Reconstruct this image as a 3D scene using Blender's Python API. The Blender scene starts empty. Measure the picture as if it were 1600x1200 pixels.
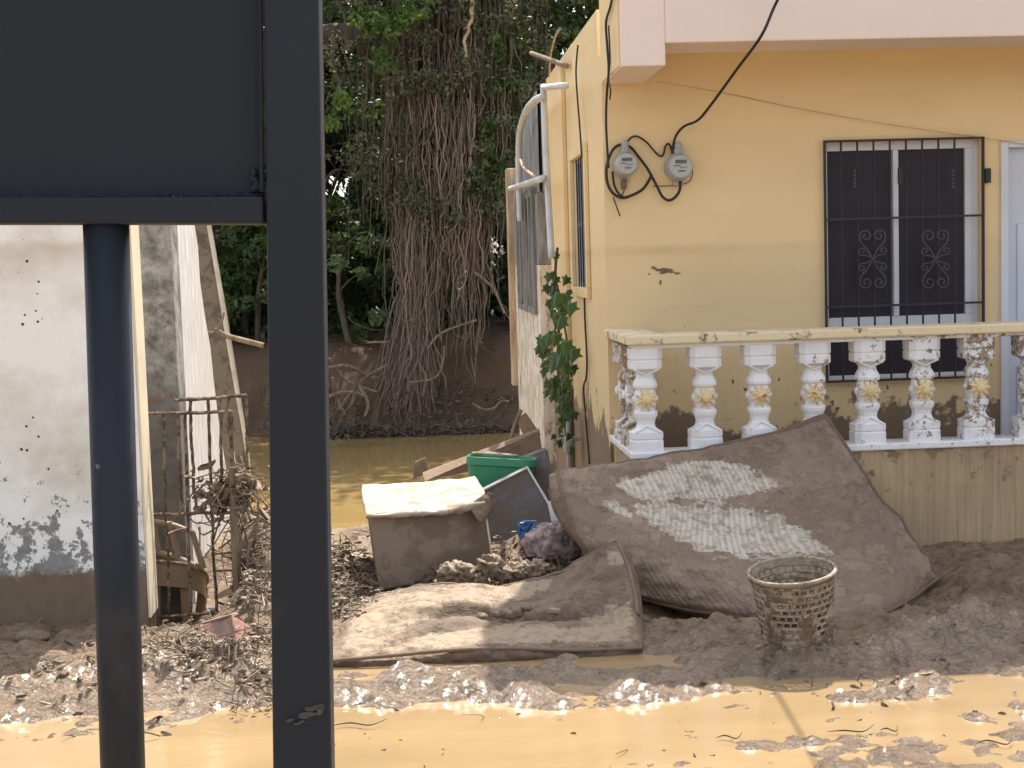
import bpy, math, random
from mathutils import Vector, Matrix, noise
R = math.radians
random.seed(11)
S = bpy.context.scene
V = Vector
# ------------------------------------------------------------------ camera
F = 2250.0                       # focal length in pixels of a 1600 px wide picture
CAM = V((0, 0, 1.75))
cd = bpy.data.cameras.new('camera'); co = bpy.data.objects.new('camera', cd); S.collection.objects.link(co)
cd.sensor_width = 36; cd.lens = F/1600*36; cd.clip_start = .05; cd.clip_end = 500
CM = Matrix.Rotation(-R(3.82), 4, 'Z') @ Matrix.Rotation(R(90-4.83), 4, 'X') @ Matrix.Rotation(R(-1.7), 4, 'Z')
co.matrix_world = Matrix.Translation(CAM) @ CM
S.camera = co
# ------------------------------------------------------------------ sky, sun, exposure
SUN_EL, SUN_X = 61.0, .40
sd = V((SUN_X, 1, 0)).normalized()*math.cos(R(SUN_EL)); sd.z = math.sin(R(SUN_EL))
W = bpy.data.worlds.new('World'); S.world = W; W.use_nodes = True
sk = W.node_tree.nodes.new('ShaderNodeTexSky'); sk.sky_type = 'NISHITA'; sk.sun_disc = False
sk.sun_elevation = R(SUN_EL); sk.sun_rotation = math.atan2(SUN_X, 1); sk.dust_density = 3.0
bg = W.node_tree.nodes['Background']; bg.inputs['Strength'].default_value = .15
hz = W.node_tree.nodes.new('ShaderNodeHueSaturation'); hz.inputs['Saturation'].default_value = .42      # humid, hazy sky
W.node_tree.links.new(sk.outputs[0], hz.inputs['Color']); W.node_tree.links.new(hz.outputs[0], bg.inputs[0])
sl = bpy.data.lights.new('sun', 'SUN'); sl.energy = 3.5; sl.angle = R(.5); sl.color = (1, .94, .84)
so = bpy.data.objects.new('sun', sl); S.collection.objects.link(so)
so.rotation_euler = sd.to_track_quat('Z', 'Y').to_euler(); so.location = (0, 10, 30)
S.view_settings.view_transform = 'Standard'; S.view_settings.look = 'None'
S.view_settings.gamma = 1; S.view_settings.exposure = 1.3
try:
    S.cycles.max_bounces = 8; S.cycles.use_denoising = True
except Exception: pass

# ------------------------------------------------------------------ pixel -> world helpers
def ray(px, py): return (CM @ V(((px-800)/F, -(py-600)/F, -1)).to_4d()).to_3d() if False else CM.to_3x3() @ V(((px-800)/F, -(py-600)/F, -1))
def PY(px, py, Y): d = ray(px, py); return CAM + d*(Y/d.y)
def PX(px, py, X): d = ray(px, py); return CAM + d*(X/d.x)
def PZ(px, py, z=0.): d = ray(px, py); return CAM + d*((z-CAM.z)/d.z)
CI = CM.to_3x3().inverted()
def proj(p):
    q = CI @ (V(p)-CAM); return (800+F*q.x/-q.z, 600-F*q.y/-q.z)
def ss(a, b, x):
    t = max(0, min(1, (x-a)/(b-a))); return t*t*(3-2*t)
def fr(p, s=1., o=4): return noise.fractal(V(p)*s, 1.0, 2.0, o)

# ------------------------------------------------------------------ node materials
class MT:
    def __init__(s, name):
        s.m = bpy.data.materials.new(name); s.m.use_nodes = True; s.t = s.m.node_tree
        s.b = s.t.nodes['Principled BSDF']; s.out = s.t.nodes['Material Output']
    def put(s, sock, v):
        if v is None: return
        if isinstance(v, bpy.types.NodeSocket): s.t.links.new(v, sock)
        elif isinstance(v, (tuple, list)) and len(v) == 3 and sock.type == 'RGBA': sock.default_value = (*v, 1)
        else: sock.default_value = v
    def n(s, typ, at=None, **inp):
        o = s.t.nodes.new('ShaderNode'+typ)
        for k, v in (at or {}).items(): setattr(o, k, v)
        for k, v in inp.items(): s.put(o.inputs[k], v)
        return o
    def pos(s, sc=(1, 1, 1)):
        g = s.n('NewGeometry'); return s.n('Mapping', Vector=g.outputs['Position'], Scale=sc).outputs[0]
    def obj(s, sc=(1, 1, 1)):
        g = s.n('TexCoord'); return s.n('Mapping', Vector=g.outputs['Object'], Scale=sc).outputs[0]
    def xyz(s, i):
        g = s.n('NewGeometry'); return s.n('SeparateXYZ', Vector=g.outputs['Position']).outputs[i]
    def nz(s, scale, detail=5, rough=.55, vec=None):
        return s.n('TexNoise', Vector=vec if vec is not None else s.pos(), Scale=scale, Detail=detail, Roughness=rough).outputs['Fac']
    def vor(s, scale, vec=None):
        return s.n('TexVoronoi', Vector=vec if vec is not None else s.pos(), Scale=scale).outputs['Distance']
    def ramp(s, fac, *st):
        o = s.n('ValToRGB', Fac=fac); e = o.color_ramp.elements
        while len(e) < len(st): e.new(.5)
        for q, (p, c) in zip(e, st):
            q.position = p; q.color = (*c, 1) if isinstance(c, tuple) else (c, c, c, 1)
        return o.outputs['Color']
    def mix(s, f, a, b, mode='MIX'):
        o = s.n('Mix', {'data_type': 'RGBA', 'blend_type': mode}); s.put(o.inputs[0], f); s.put(o.inputs[6], a); s.put(o.inputs[7], b)
        return o.outputs[2]
    def ma(s, op, a, b=0.):
        o = s.n('Math', {'operation': op}); s.put(o.inputs[0], a); s.put(o.inputs[1], b); return o.outputs[0]
    def rng(s, v, a, b, c=0., d=1.):
        o = s.n('MapRange', {'clamp': True}); 
        for i, q in enumerate((v, a, b, c, d)): s.put(o.inputs[i], q)
        return o.outputs[0]
    def attr(s, name='mask'): return s.n('Attribute', {'attribute_name': name}).outputs['Fac']
    def bump(s, h, strength=.3, dist=.01, nrm=None):
        o = s.n('Bump', Strength=strength, Distance=dist, Height=h)
        if nrm is not None: s.put(o.inputs['Normal'], nrm)
        return o.outputs[0]
    def fin(s, col, rough=.7, bump=None, spec=.4, metal=0.):
        s.put(s.b.inputs['Base Color'], col); s.put(s.b.inputs['Roughness'], rough)
        s.put(s.b.inputs['Specular IOR Level'], spec); s.put(s.b.inputs['Metallic'], metal)
        if bump is not None: s.put(s.b.inputs['Normal'], bump)
        return s.m
MUD = (.155, .104, .070)
MUDL = (.25, .19, .13)
def m_plain(name, col, rough=.6, var=.25, sc=6, bs=.15, bsc=60, metal=0., spec=.4):
    m = MT(name); a = m.nz(sc); c = m.mix(m.ramp(a, (.3, 0.), (.7, 1.)), tuple(x*(1-var) for x in col), tuple(min(.9, x*(1+var)) for x in col))
    return m.fin(c, m.rng(a, 0, 1, rough-.12, min(1, rough+.12)), m.bump(m.nz(bsc, 4), bs, .01), spec, metal)
def m_muddy(name, col, amount=.5, rough=.6, sc=7, mudc=MUD, bsc=40):
    """paint or fabric under a broken crust of dried mud"""
    m = MT(name); a = m.nz(sc, 9, .62); b = m.nz(sc*4, 6, .6)
    f = m.ramp(m.ma('ADD', m.ma('MULTIPLY', a, .75), m.ma('MULTIPLY', b, .25)), (.62-.3*amount-.04, 0.), (.62-.3*amount+.05, 1.))
    f = m.ma('SUBTRACT', 1., f) if amount < 0 else f
    mc = m.mix(b, tuple(x*.8 for x in mudc), tuple(x*1.3 for x in mudc))
    c = m.mix(f, m.mix(m.nz(3), tuple(x*.85 for x in col), tuple(min(.9, x*1.1) for x in col)), mc)
    return m.fin(c, m.rng(f, 0, 1, rough, .8), m.bump(m.ma('ADD', f, m.nz(bsc, 6)), .35, .008))

def yellow_paint(name, streak=0.):
    m = MT(name); z = m.xyz(2)
    a = m.nz(1.6, 6); fine = m.nz(22, 6, .65)
    c = m.mix(a, (.755, .56, .295), (.84, .655, .37))
    c = m.mix(m.ma('MULTIPLY', m.ramp(m.nz(.9, 8, .6, m.pos((1, 1, 2.2))), (.45, 0.), (.75, 1.)), .35), c, (.60, .43, .24))
    # flood line: faintly dirtier paint below it
    wl = m.ma('ADD', z, m.ma('MULTIPLY', m.nz(3, 4), .02))
    band = m.ma('MULTIPLY', m.rng(wl, 1.80, 1.85, 1., 0.), m.ramp(m.nz(1.1, 5), (.3, .35), (.6, 1.)))
    c = m.mix(m.ma('MULTIPLY', band, .35), c, (.62, .45, .26))
    line = m.ma('MULTIPLY', band, m.rng(wl, 1.76, 1.835, 0., 1.))
    c = m.mix(m.ma('MULTIPLY', m.ma('MULTIPLY', line, m.ramp(m.nz(2.2), (.4, .3), (.6, 1.))), .6), c, (.40, .29, .14))
    # thin runs down the wall
    run = m.ramp(m.nz(3, 6, .6, m.pos((9, 9, .35))), (.52, 0.), (.75, 1.))
    c = m.mix(m.ma('MULTIPLY', run, m.rng(z, .7, 1.5, .30, -.05)), c, (.42, .29, .16))
    # mud splashes near the floor and scattered flecks
    sp = m.ma('ADD', m.ma('MULTIPLY', m.nz(3.2, 8, .65), .9), m.rng(z, .55, 1.1, .38, -.06))
    c = m.mix(m.ramp(sp, (.66, 0.), (.70, 1.)), c, m.mix(fine, (.17, .115, .075), (.27, .19, .125)))
    fl = m.ma('ADD', m.nz(15, 3, .5, m.pos((1, 1, .75))), m.rng(z, .7, 1.9, .06, -.04))
    c = m.mix(m.ramp(fl, (.74, 0.), (.77, 1.)), c, (.16, .115, .075))
    ck = m.n('TexVoronoi', {'feature': 'DISTANCE_TO_EDGE'}, Vector=m.n('Mapping', Vector=m.mix(.35, m.pos(), m.n('TexNoise', Vector=m.pos(), Scale=2.5, Detail=6.).outputs['Color'])).outputs[0], Scale=1.1).outputs['Distance']
    c = m.mix(m.ma('MULTIPLY', m.ramp(ck, (.0, 1.), (.006, 0.)), m.ramp(m.nz(.9), (.58, 0.), (.70, .2))), c, (.34, .24, .13))
    return m.fin(c, m.rng(fine, 0, 1, .55, .75), m.bump(m.ma('ADD', m.nz(90, 3), m.ma('MULTIPLY', m.nz(9), .8)), .12, .006), .35)
def streaked_wall():
    m = MT('streaked_yellow_plaster'); z = m.xyz(2)
    st = m.nz(2.2, 8, .7, m.pos((24, 24, .7))); st2 = m.nz(3, 5, .6, m.pos((60, 60, 1.2)))
    c = m.mix(m.ramp(m.ma('ADD', m.ma('MULTIPLY', st, .7), m.ma('MULTIPLY', st2, .3)), (.35, 0.), (.65, 1.)), (.29, .20, .12), (.56, .41, .245))
    c = m.mix(m.ma('MULTIPLY', m.ramp(m.nz(2.2, 6), (.40, 0.), (.7, 1.)), m.rng(z, .1, .7, .1, .75)), c, (.62, .45, .25))
    blot = m.ramp(m.ma('ADD', m.nz(9, 8, .65), m.rng(z, .30, .7, -.10, .09)), (.56, 0.), (.62, 1.))
    c = m.mix(m.ma('MULTIPLY', blot, .95), c, (.21, .15, .095))
    low = m.ma('ADD', z, m.ma('MULTIPLY', m.nz(4, 6, .6, m.pos((8, 8, .6))), .13))
    c = m.mix(m.ma('MULTIPLY', m.ramp(m.nz(1.3, 7, .65, m.pos((1, 1, .8))), (.42, 0.), (.62, 1.)), .40), c, (.30, .205, .12))
    c = m.mix(m.rng(low, .09, .12, 1., 0.), c, MUD)
    return m.fin(c, .8, m.bump(m.ma('ADD', st, m.nz(40)), .3, .006))
def white_baluster():
    m = MT('white_baluster_paint'); x = m.xyz(0)
    a = m.nz(26, 9, .76); big = m.nz(2.3, 2)
    lean = m.ma('MULTIPLY', m.ma('SUBTRACT', m.ma('MINIMUM', x, 3.2), 2.2), .05)
    f = m.ramp(m.ma('ADD', m.ma('ADD', a, m.ma('MULTIPLY', big, .35)), lean), (.785, 0.), (.81, 1.))
    c = m.mix(m.nz(4), (.74, .73, .73), (.84, .83, .83))
    c = m.mix(m.ma('MULTIPLY', m.ramp(m.nz(6, 6), (.5, 0.), (.75, 1.)), .35), c, (.50, .42, .33))
    c = m.mix(f, c, m.mix(m.nz(30), (.17, .118, .08), (.42, .31, .21)))
    return m.fin(c, m.rng(f, 0, 1, .45, .8), m.bump(m.ma('ADD', f, m.ma('MULTIPLY', m.nz(50), .3)), .3, .005))
def left_plaster(name, mudz, strong=1.):
    m = MT(name); z = m.xyz(2); v = m.pos()
    c = m.mix(m.nz(2.5, 6), (.80, .785, .725), (.89, .88, .835))
    st = m.ramp(m.nz(1.9, 9, .62, m.pos((1, 1, 1.3))), (.46, 0.), (.68, 1.))
    c = m.mix(m.ma('MULTIPLY', st, .6*strong), c, (.47, .385, .27))
    wl = m.ma('ADD', z, m.ma('MULTIPLY', m.nz(4), .1))
    bnd = m.ma('MULTIPLY', m.rng(wl, 1.75, 1.93, 0., 1.), m.rng(wl, 1.95, 1.99, 1., 0.))
    c = m.mix(m.ma('MULTIPLY', bnd, .4), c, (.42, .31, .18))
    # pin holes
    d = m.vor(19, v); rnd = m.nz(5, 2)
    hole = m.ramp(m.ma('ADD', d, m.rng(rnd, .42, .58, .22, -.04)), (.08, 1.), (.13, 0.))
    c = m.mix(hole, c, (.05, .045, .04))
    # flaking paint low down
    pe = m.ma('ADD', m.nz(9, 9, .72), m.rng(z, .25, 1.0, .17, -.12))
    pe2 = m.ma('ADD', m.nz(2.4, 9, .68), m.rng(m.xyz(0), -2.15, -1.85, .1, -.16))
    pk = m.ramp(m.ma('MAXIMUM', pe, pe2), (.59, 0.), (.61, 1.))
    c = m.mix(pk, c, m.mix(m.nz(30), (.14, .135, .13), (.36, .35, .33)))
    lo = m.ma('ADD', z, m.ma('MULTIPLY', m.nz(7, 8, .7), .22))
    c = m.mix(m.rng(lo, mudz+.10, mudz+.14, 1., 0.), c, m.mix(m.nz(12, 6), (.13, .092, .06), (.22, .155, .10)))
    return m.fin(c, .8, m.bump(m.ma('SUBTRACT', m.nz(35, 6), m.ma('MULTIPLY', m.ma('MAXIMUM', pk, hole), .8)), .35, .006))
def grey_column():
    m = MT('mouldy_grey_concrete'); z = m.xyz(2)
    a = m.nz(7, 9, .7)
    c = m.mix(m.ramp(a, (.38, 0.), (.62, 1.)), (.12, .115, .105), (.42, .40, .36))
    cr = m.n('TexVoronoi', {'feature': 'DISTANCE_TO_EDGE'}, Vector=m.n('Mapping', Vector=m.mix(.25, m.pos(), m.n('TexNoise', Vector=m.pos(), Scale=9.).outputs['Color']), Scale=(13, 13, 13)).outputs[0], Scale=1.).outputs['Distance']
    c = m.mix(m.ma('MULTIPLY', m.ramp(cr, (.0, 1.), (.05, 0.)), m.ramp(m.nz(5), (.45, 0.), (.65, .6))), c, (.07, .065, .06))
    c = m.mix(m.rng(z, .95, 1.25, .75, 0.), c, (.10, .09, .08))
    return m.fin(c, .85, m.bump(a, .4, .01))
def white_side():
    m = MT('weathered_white_plaster')
    g = m.nz(3, 9, .7, m.pos((14, 14, 1.3)))
    c = m.mix(m.ramp(g, (.40, 0.), (.60, 1.)), (.50, .47, .43), (.78, .76, .73))
    return m.fin(c, .85, m.bump(g, .6, .012))
def wet_mud():
    m = MT('wet_mud'); y = m.xyz(1)
    warp = m.n('VectorMath', {'operation': 'ADD'}); m.put(warp.inputs[0], m.pos((1, 1.5, 1))); sc = m.n('VectorMath', {'operation': 'SCALE'}); m.put(sc.inputs[0], m.n('TexNoise', Vector=m.pos(), Scale=6., Detail=4.).outputs['Color']); sc.inputs['Scale'].default_value = .25; m.put(warp.inputs[1], sc.outputs[0]); wv = warp.outputs[0]
    a = m.nz(2.2, 8, .6, wv); b = m.nz(17, 9, .68, wv); c3 = m.nz(70, 7, .72, wv)
    cl = m.n('TexVoronoi', {'feature': 'SMOOTH_F1'}, Vector=wv, Scale=34.).outputs['Distance']
    c = m.mix(m.ramp(a, (.35, 0.), (.65, 1.)), (.205, .138, .086), (.29, .20, .125))
    c = m.mix(m.ma('MULTIPLY', m.ramp(b, (.48, 0.), (.68, 1.)), .55), c, (.31, .222, .14))
    c = m.mix(m.ma('MULTIPLY', m.ramp(b, (.34, 1.), (.48, 0.)), .85), c, (.075, .05, .032))  # crevice shade put into the colour: hollows darkened
    c = m.mix(m.ma('MULTIPLY', m.ramp(c3, (.54, 0.), (.68, 1.)), .6), c, (.075, .052, .034))
    wet = m.ma('MULTIPLY', m.rng(m.ma('ADD', y, m.ma('MULTIPLY', a, .9)), 6.7, 7.6, 1., .3), m.ramp(m.nz(3.5, 6, .6, wv), (.24, .5), (.40, 1.)))
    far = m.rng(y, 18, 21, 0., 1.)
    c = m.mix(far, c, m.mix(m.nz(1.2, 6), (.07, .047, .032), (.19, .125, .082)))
    ro = m.rng(m.ma('MULTIPLY', wet, m.ramp(b, (.30, .5), (.55, 1.))), 0., 1., .70, .17)
    h = m.ma('ADD', m.ma('ADD', b, m.ma('MULTIPLY', c3, .5)), m.ma('MULTIPLY', cl, .55))
    bn = m.bump(h, 1., .024)
    m.put(m.b.inputs['Coat Weight'], m.ma('MULTIPLY', m.rng(wet, .3, .8, 0., .95), m.rng(y, 5.9, 6.5, 1., .08))); m.put(m.b.inputs['Coat Roughness'], .13); m.put(m.b.inputs['Coat IOR'], 1.5); m.put(m.b.inputs['Coat Normal'], bn)
    return m.fin(c, ro, bn, m.rng(far, 0., 1., .35, .05))
def muddy_water(name, col, rough, sc, bs):
    m = MT(name)
    c = m.mix(m.ramp(m.nz(.8, 5, .6, m.pos((1, 2.2, 1))), (.35, 0.), (.65, 1.)), tuple(x*.88 for x in col), tuple(x*1.1 for x in col))
    return m.fin(c, rough, m.bump(m.nz(sc, 3, .5, m.pos((1, 2.4, 1))), bs, .02), .5)
def leaf_mat(name, dark, light, trans=.35):
    m = MT(name); t = m.attr('tint')
    c = m.mix(t, dark, light)
    m.put(m.b.inputs['Base Color'], c); m.put(m.b.inputs['Roughness'], .42); m.put(m.b.inputs['Specular IOR Level'], .4)
    tr = m.n('BsdfTranslucent', Color=m.mix(.5, c, (light[0]*1.5, light[1]*1.5, light[2]*.6)))
    mx = m.n('MixShader', Fac=trans); m.t.links.new(m.b.outputs[0], mx.inputs[1]); m.t.links.new(tr.outputs[0], mx.inputs[2])
    m.t.links.new(mx.outputs[0], m.out.inputs[0]); return m.m
def mattress_mat(name, cloth, dark, light, lo=.5, stripes=True, cr=1.):
    """mud crust over fabric; 'mask' (per vertex) says where the fabric shows through"""
    m = MT(name); k = m.attr('mask')
    big = m.nz(5, 8, .62); mid = m.nz(20, 8, .66); fine = m.nz(85, 5, .6)
    crust = m.mix(m.ramp(big, (.3, 0.), (.7, 1.)), dark, light)
    crust = m.mix(m.ma('MULTIPLY', m.ramp(mid, (.5, 0.), (.66, 1.)), .5*cr), crust, tuple(x*.62 for x in dark))
    crust = m.mix(m.ma('MULTIPLY', m.ramp(mid, (.32, 1.), (.44, 0.)), .45), crust, tuple(x*1.25 for x in light))
    lay = m.ramp(m.nz(2.6, 9, .6, m.pos((1, 1, 1.8))), (.49, 0.), (.515, 1.)); lay2 = m.ramp(m.nz(4.5, 9, .62, m.pos((1.2, 1, 1.6))), (.55, 0.), (.57, 1.))
    crust = m.mix(m.ma('MULTIPLY', lay, .30), crust, tuple(x*.68 for x in dark)); crust = m.mix(m.ma('MULTIPLY', lay2, .35), crust, tuple(x*1.2 for x in light))
    uv = m.n('UVMap').outputs[0]
    st = m.n('TexWave', {'bands_direction': 'X'}, Vector=uv, Scale=17., Distortion=.6, Detail=2.).outputs['Fac']
    cl = m.mix(m.nz(6, 5), tuple(x*.75 for x in cloth), cloth)
    if stripes: cl = m.mix(m.ma('MULTIPLY', m.ramp(st, (.3, 1.), (.6, 0.)), .42), cl, (.30, .255, .20))
    cl = m.mix(m.ma('MULTIPLY', m.ramp(mid, (.48, 0.), (.62, 1.)), .8), cl, light)
    f = m.ramp(m.ma('ADD', k, m.ma('ADD', m.ma('MULTIPLY', m.ma('SUBTRACT', m.nz(7, 9, .66, m.pos((1, 1, 2.2))), .5), 1.45), m.ma('MULTIPLY', m.ma('SUBTRACT', mid, .5), 1.1))), (lo-.025, 0.), (lo+.03, 1.))
    c = m.mix(f, crust, cl)
    h = m.ma('ADD', m.ma('ADD', m.ma('ADD', m.ma('MULTIPLY', f, -.5), m.ma('SUBTRACT', m.ma('MULTIPLY', lay2, .6), m.ma('MULTIPLY', lay, .6))), mid), m.ma('ADD', m.ma('MULTIPLY', fine, .35), m.ma('MULTIPLY', st, .25 if stripes else 0.)))
    return m.fin(c, .72, m.bump(h, .65, .014), .35)
def gate_paint():
    m = MT('navy_gate_paint'); a = m.nz(3, 5); b = m.nz(60, 5, .7)
    c = m.mix(a, (.0165, .020, .0275), (.025, .0295, .039))
    c = m.mix(m.ramp(m.nz(26, 3, .4), (.76, 0.), (.78, 1.)), c, (.22, .21, .20))
    sm = m.ma('MULTIPLY', m.ramp(m.nz(7, 6, .6), (.62, 0.), (.75, 1.)), .25)
    c = m.mix(sm, c, (.10, .08, .065))
    return m.fin(c, m.rng(b, 0, 1, .42, .6), m.bump(m.ma('ADD', b, m.nz(9)), .14, .003), .15)
def litter_mat():
    m = MT('muddy_litter'); c = m.mix(m.attr(), (.085, .058, .038), (.31, .225, .145)); c = m.mix(m.ramp(m.nz(60, 5), (.45, 0.), (.65, .6)), c, (.13, .09, .058))
    return m.fin(c, .5, m.bump(m.nz(90, 4), .5, .01), .45)
def panes():
    m = MT('dark_window_glass')
    return m.fin(m.mix(m.nz(5), (.030, .025, .033), (.038, .032, .041)), .45, m.bump(m.nz(2), .03, .01), .2)
def bark(name, a, b, sc=5, far=False):
    m = MT(name); g = m.nz(sc, 8, .65, m.pos((3, 3, .5)))
    return m.fin(m.mix(m.ramp(g, (.35, 0.), (.65, 1.)), a, b), .85, m.bump(g, .5, .02), .15)
def roots(name, a, b):
    m = MT(name); g = m.ma('ADD', m.ma('MULTIPLY', m.attr('tint'), .75), m.ma('MULTIPLY', m.nz(4, 6), .5))
    return m.fin(m.mix(m.ramp(g, (.2, 0.), (1., 1.)), a, b), .85, None, .15)
def corrugated():
    m = MT('rusty_grey_sheet'); g = m.nz(3, 8, .65, m.pos((1, 10, .7)))
    c = m.mix(m.ramp(g, (.35, 0.), (.68, 1.)), (.15, .15, .155), (.42, .42, .42))
    return m.fin(c, .6, m.bump(m.n('TexWave', {'bands_direction': 'Y'}, Vector=m.pos(), Scale=6.).outputs['Fac'], .6, .02), .4, .3)
def peeling_boards():
    m = MT('peeling_cream_boards'); g = m.nz(4, 9, .68, m.pos((5, 5, .8)))
    c = m.mix(m.ramp(g, (.44, 0.), (.50, 1.)), (.27, .235, .20), (.66, .57, .42))
    c = m.mix(m.ramp(m.nz(7, 8, .7, m.pos((2, 1.4, .6))), (.49, 0.), (.53, 1.)), c, (.72, .69, .64))
    c = m.mix(m.ramp(m.nz(11, 8, .7, m.pos((2, 1.2, .5))), (.60, 0.), (.64, 1.)), c, (.13, .10, .08))
    return m.fin(c, .8, m.bump(g, .5, .01))
MAT = dict(
    yellow=yellow_paint('yellow_wall_paint'), streak=streaked_wall(), bal=white_baluster(),
    bals=m_muddy('muddy_side_baluster', (.74, .70, .64), .42, .6, 12, (.27, .185, .12)), cov3=m_muddy('worn_brown_cloth', (.22, .165, .11), .45, .75, 5, (.15, .11, .077)), smear=m_plain('dried_mud_smear', (.062, .055, .052), .8, .3, 40), pink=m_plain('pale_pink_paint', (.78, .65, .57), .65, .06, 1.5, .08), soffit=m_plain('grey_pink_soffit', (.62, .55, .52), .7, .08, 2),
    lwall=left_plaster('stained_white_plaster', .26), col=grey_column(), wside=white_side(),
    mud=wet_mud(), puddle=muddy_water('puddle_water', (.278, .192, .100), .07, 7, .12), river=muddy_water('river_water', (.285, .195, .075), .07, 5, .12),
    gate=gate_paint(), glass=panes(), frame=m_plain('white_window_frame', (.62, .64, .68), .4, .06, 3, .05),
    door=m_plain('white_door_paint', (.58, .62, .70), .45, .05, 2, .06), iron=m_plain('black_window_iron', (.030, .025, .031), .6, .2, 20),
    scroll=m_plain('dusty_scroll_iron', (.075, .068, .075), .6, .2, 20), rust=m_muddy('rusty_rebar', (.075, .045, .03), .35, .8, 14, (.20, .15, .10)),
    ledge=m_muddy('cream_ledge_paint', (.74, .62, .40), .12, .6, 9), flower=m_muddy('yellow_flower_paint', (.76, .57, .30), .03, .6, 16),
    pipe=m_plain('grey_white_pipe', (.60, .60, .58), .45, .15, 6), cable=m_plain('black_cable_rubber', (.018, .016, .015), .5, .2, 20),
    meter=m_plain('grey_meter_metal', (.36, .36, .35), .4, .1, 12), face=m_plain('pale_meter_face', (.42, .42, .40), .3, .06, 12), lcd=m_plain('meter_display', (.10, .10, .09), .35, .1, 20),
    leafd=leaf_mat('dark_leaves', (.034, .058, .030), (.115, .175, .06), .36), leafl=leaf_mat('sunlit_leaves', (.035, .075, .018), (.13, .21, .045), .45),
    leafv=leaf_mat('vine_leaves', (.022, .055, .016), (.065, .13, .035), .3), leafb=leaf_mat('olive_leaves', (.055, .066, .040), (.19, .20, .115), .34),
    bark=bark('dark_bark', (.07, .055, .043), (.17, .13, .10)), root=roots('brown_hanging_roots', (.09, .070, .055), (.33, .25, .195)), pale=bark('pale_dead_wood', (.13, .095, .065), (.29, .22, .15)),
    sheet=corrugated(), boards=peeling_boards(), oldwood=bark('grey_old_wood', (.13, .125, .12), (.36, .35, .34)), orange=bark('faded_orange_timber', (.36, .24, .15), (.60, .46, .32)),
    chair=m_muddy('muddy_tan_wood', (.30, .20, .12), .35, .6, 9, MUDL), wood=m_muddy('muddy_brown_board', (.16, .095, .055), .5, .6, 5, (.19, .125, .08)),
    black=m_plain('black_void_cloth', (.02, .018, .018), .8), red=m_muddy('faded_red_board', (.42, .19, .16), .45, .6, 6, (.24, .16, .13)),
    box=m_muddy('muddy_brown_box', (.235, .175, .12), .45, .7, 3.3, (.15, .108, .077), 25), cover=m_muddy('muddy_pale_cloth', (.42, .355, .285), .25, .75, 9, (.27, .20, .14)), cov2=m_muddy('torn_tan_cloth', (.26, .20, .14), .5, .75, 9, (.17, .125, .09)),
    green=m_plain('green_plastic', (.045, .25, .13), .35, .12, 5, .04), panel=m_muddy('grey_panel', (.125, .115, .12), .42, .5, 4, (.125, .098, .08)), white=m_plain('white_trim', (.60, .58, .55), .5, .15, 14),
    rag=m_muddy('pinkish_rag', (.40, .29, .28), .28, .75, 9, (.16, .115, .095)), blue=m_plain('blue_plastic', (.05, .15, .33), .4, .2, 12), clod=m_muddy('mud_crusted_rag', (.30, .225, .155), .5, .75, 7, (.17, .12, .078), 14),
    tangle=m_plain('dark_twig_tangle', (.20, .145, .10), .75, .6, 14), litter=litter_mat(), twig=m_plain('dry_twigs', (.20, .145, .095), .75, .4, 12), basket=mattress_mat('muddy_basket_wicker', (.40, .33, .24), (.13, .09, .06), (.19, .135, .09), .5, False),
    matbig=mattress_mat('mud_caked_mattress', (.66, .585, .48), (.215, .150, .104), (.285, .205, .145)), matlow=mattress_mat('muddy_low_mattress', (.33, .25, .17), (.125, .086, .058), (.20, .142, .094), .56, False, 1.5),  # matlow crust darkened to stand for its unlit parts
    piping=m_muddy('muddy_piping', (.16, .12, .09), .5, .8), slab=m_muddy('brown_broken_concrete', (.21, .165, .115), .3, .85, 9, (.11, .085, .06)), edge=m_plain('pale_edge_and_lath', (.62, .55, .44), .85, .2, 12),
    blackcloth=m_plain('dark_debris', (.05, .045, .04), .85, .4, 12), cream=m_plain('cream_corner_paint', (.72, .62, .45), .8, .08, 4))

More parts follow.
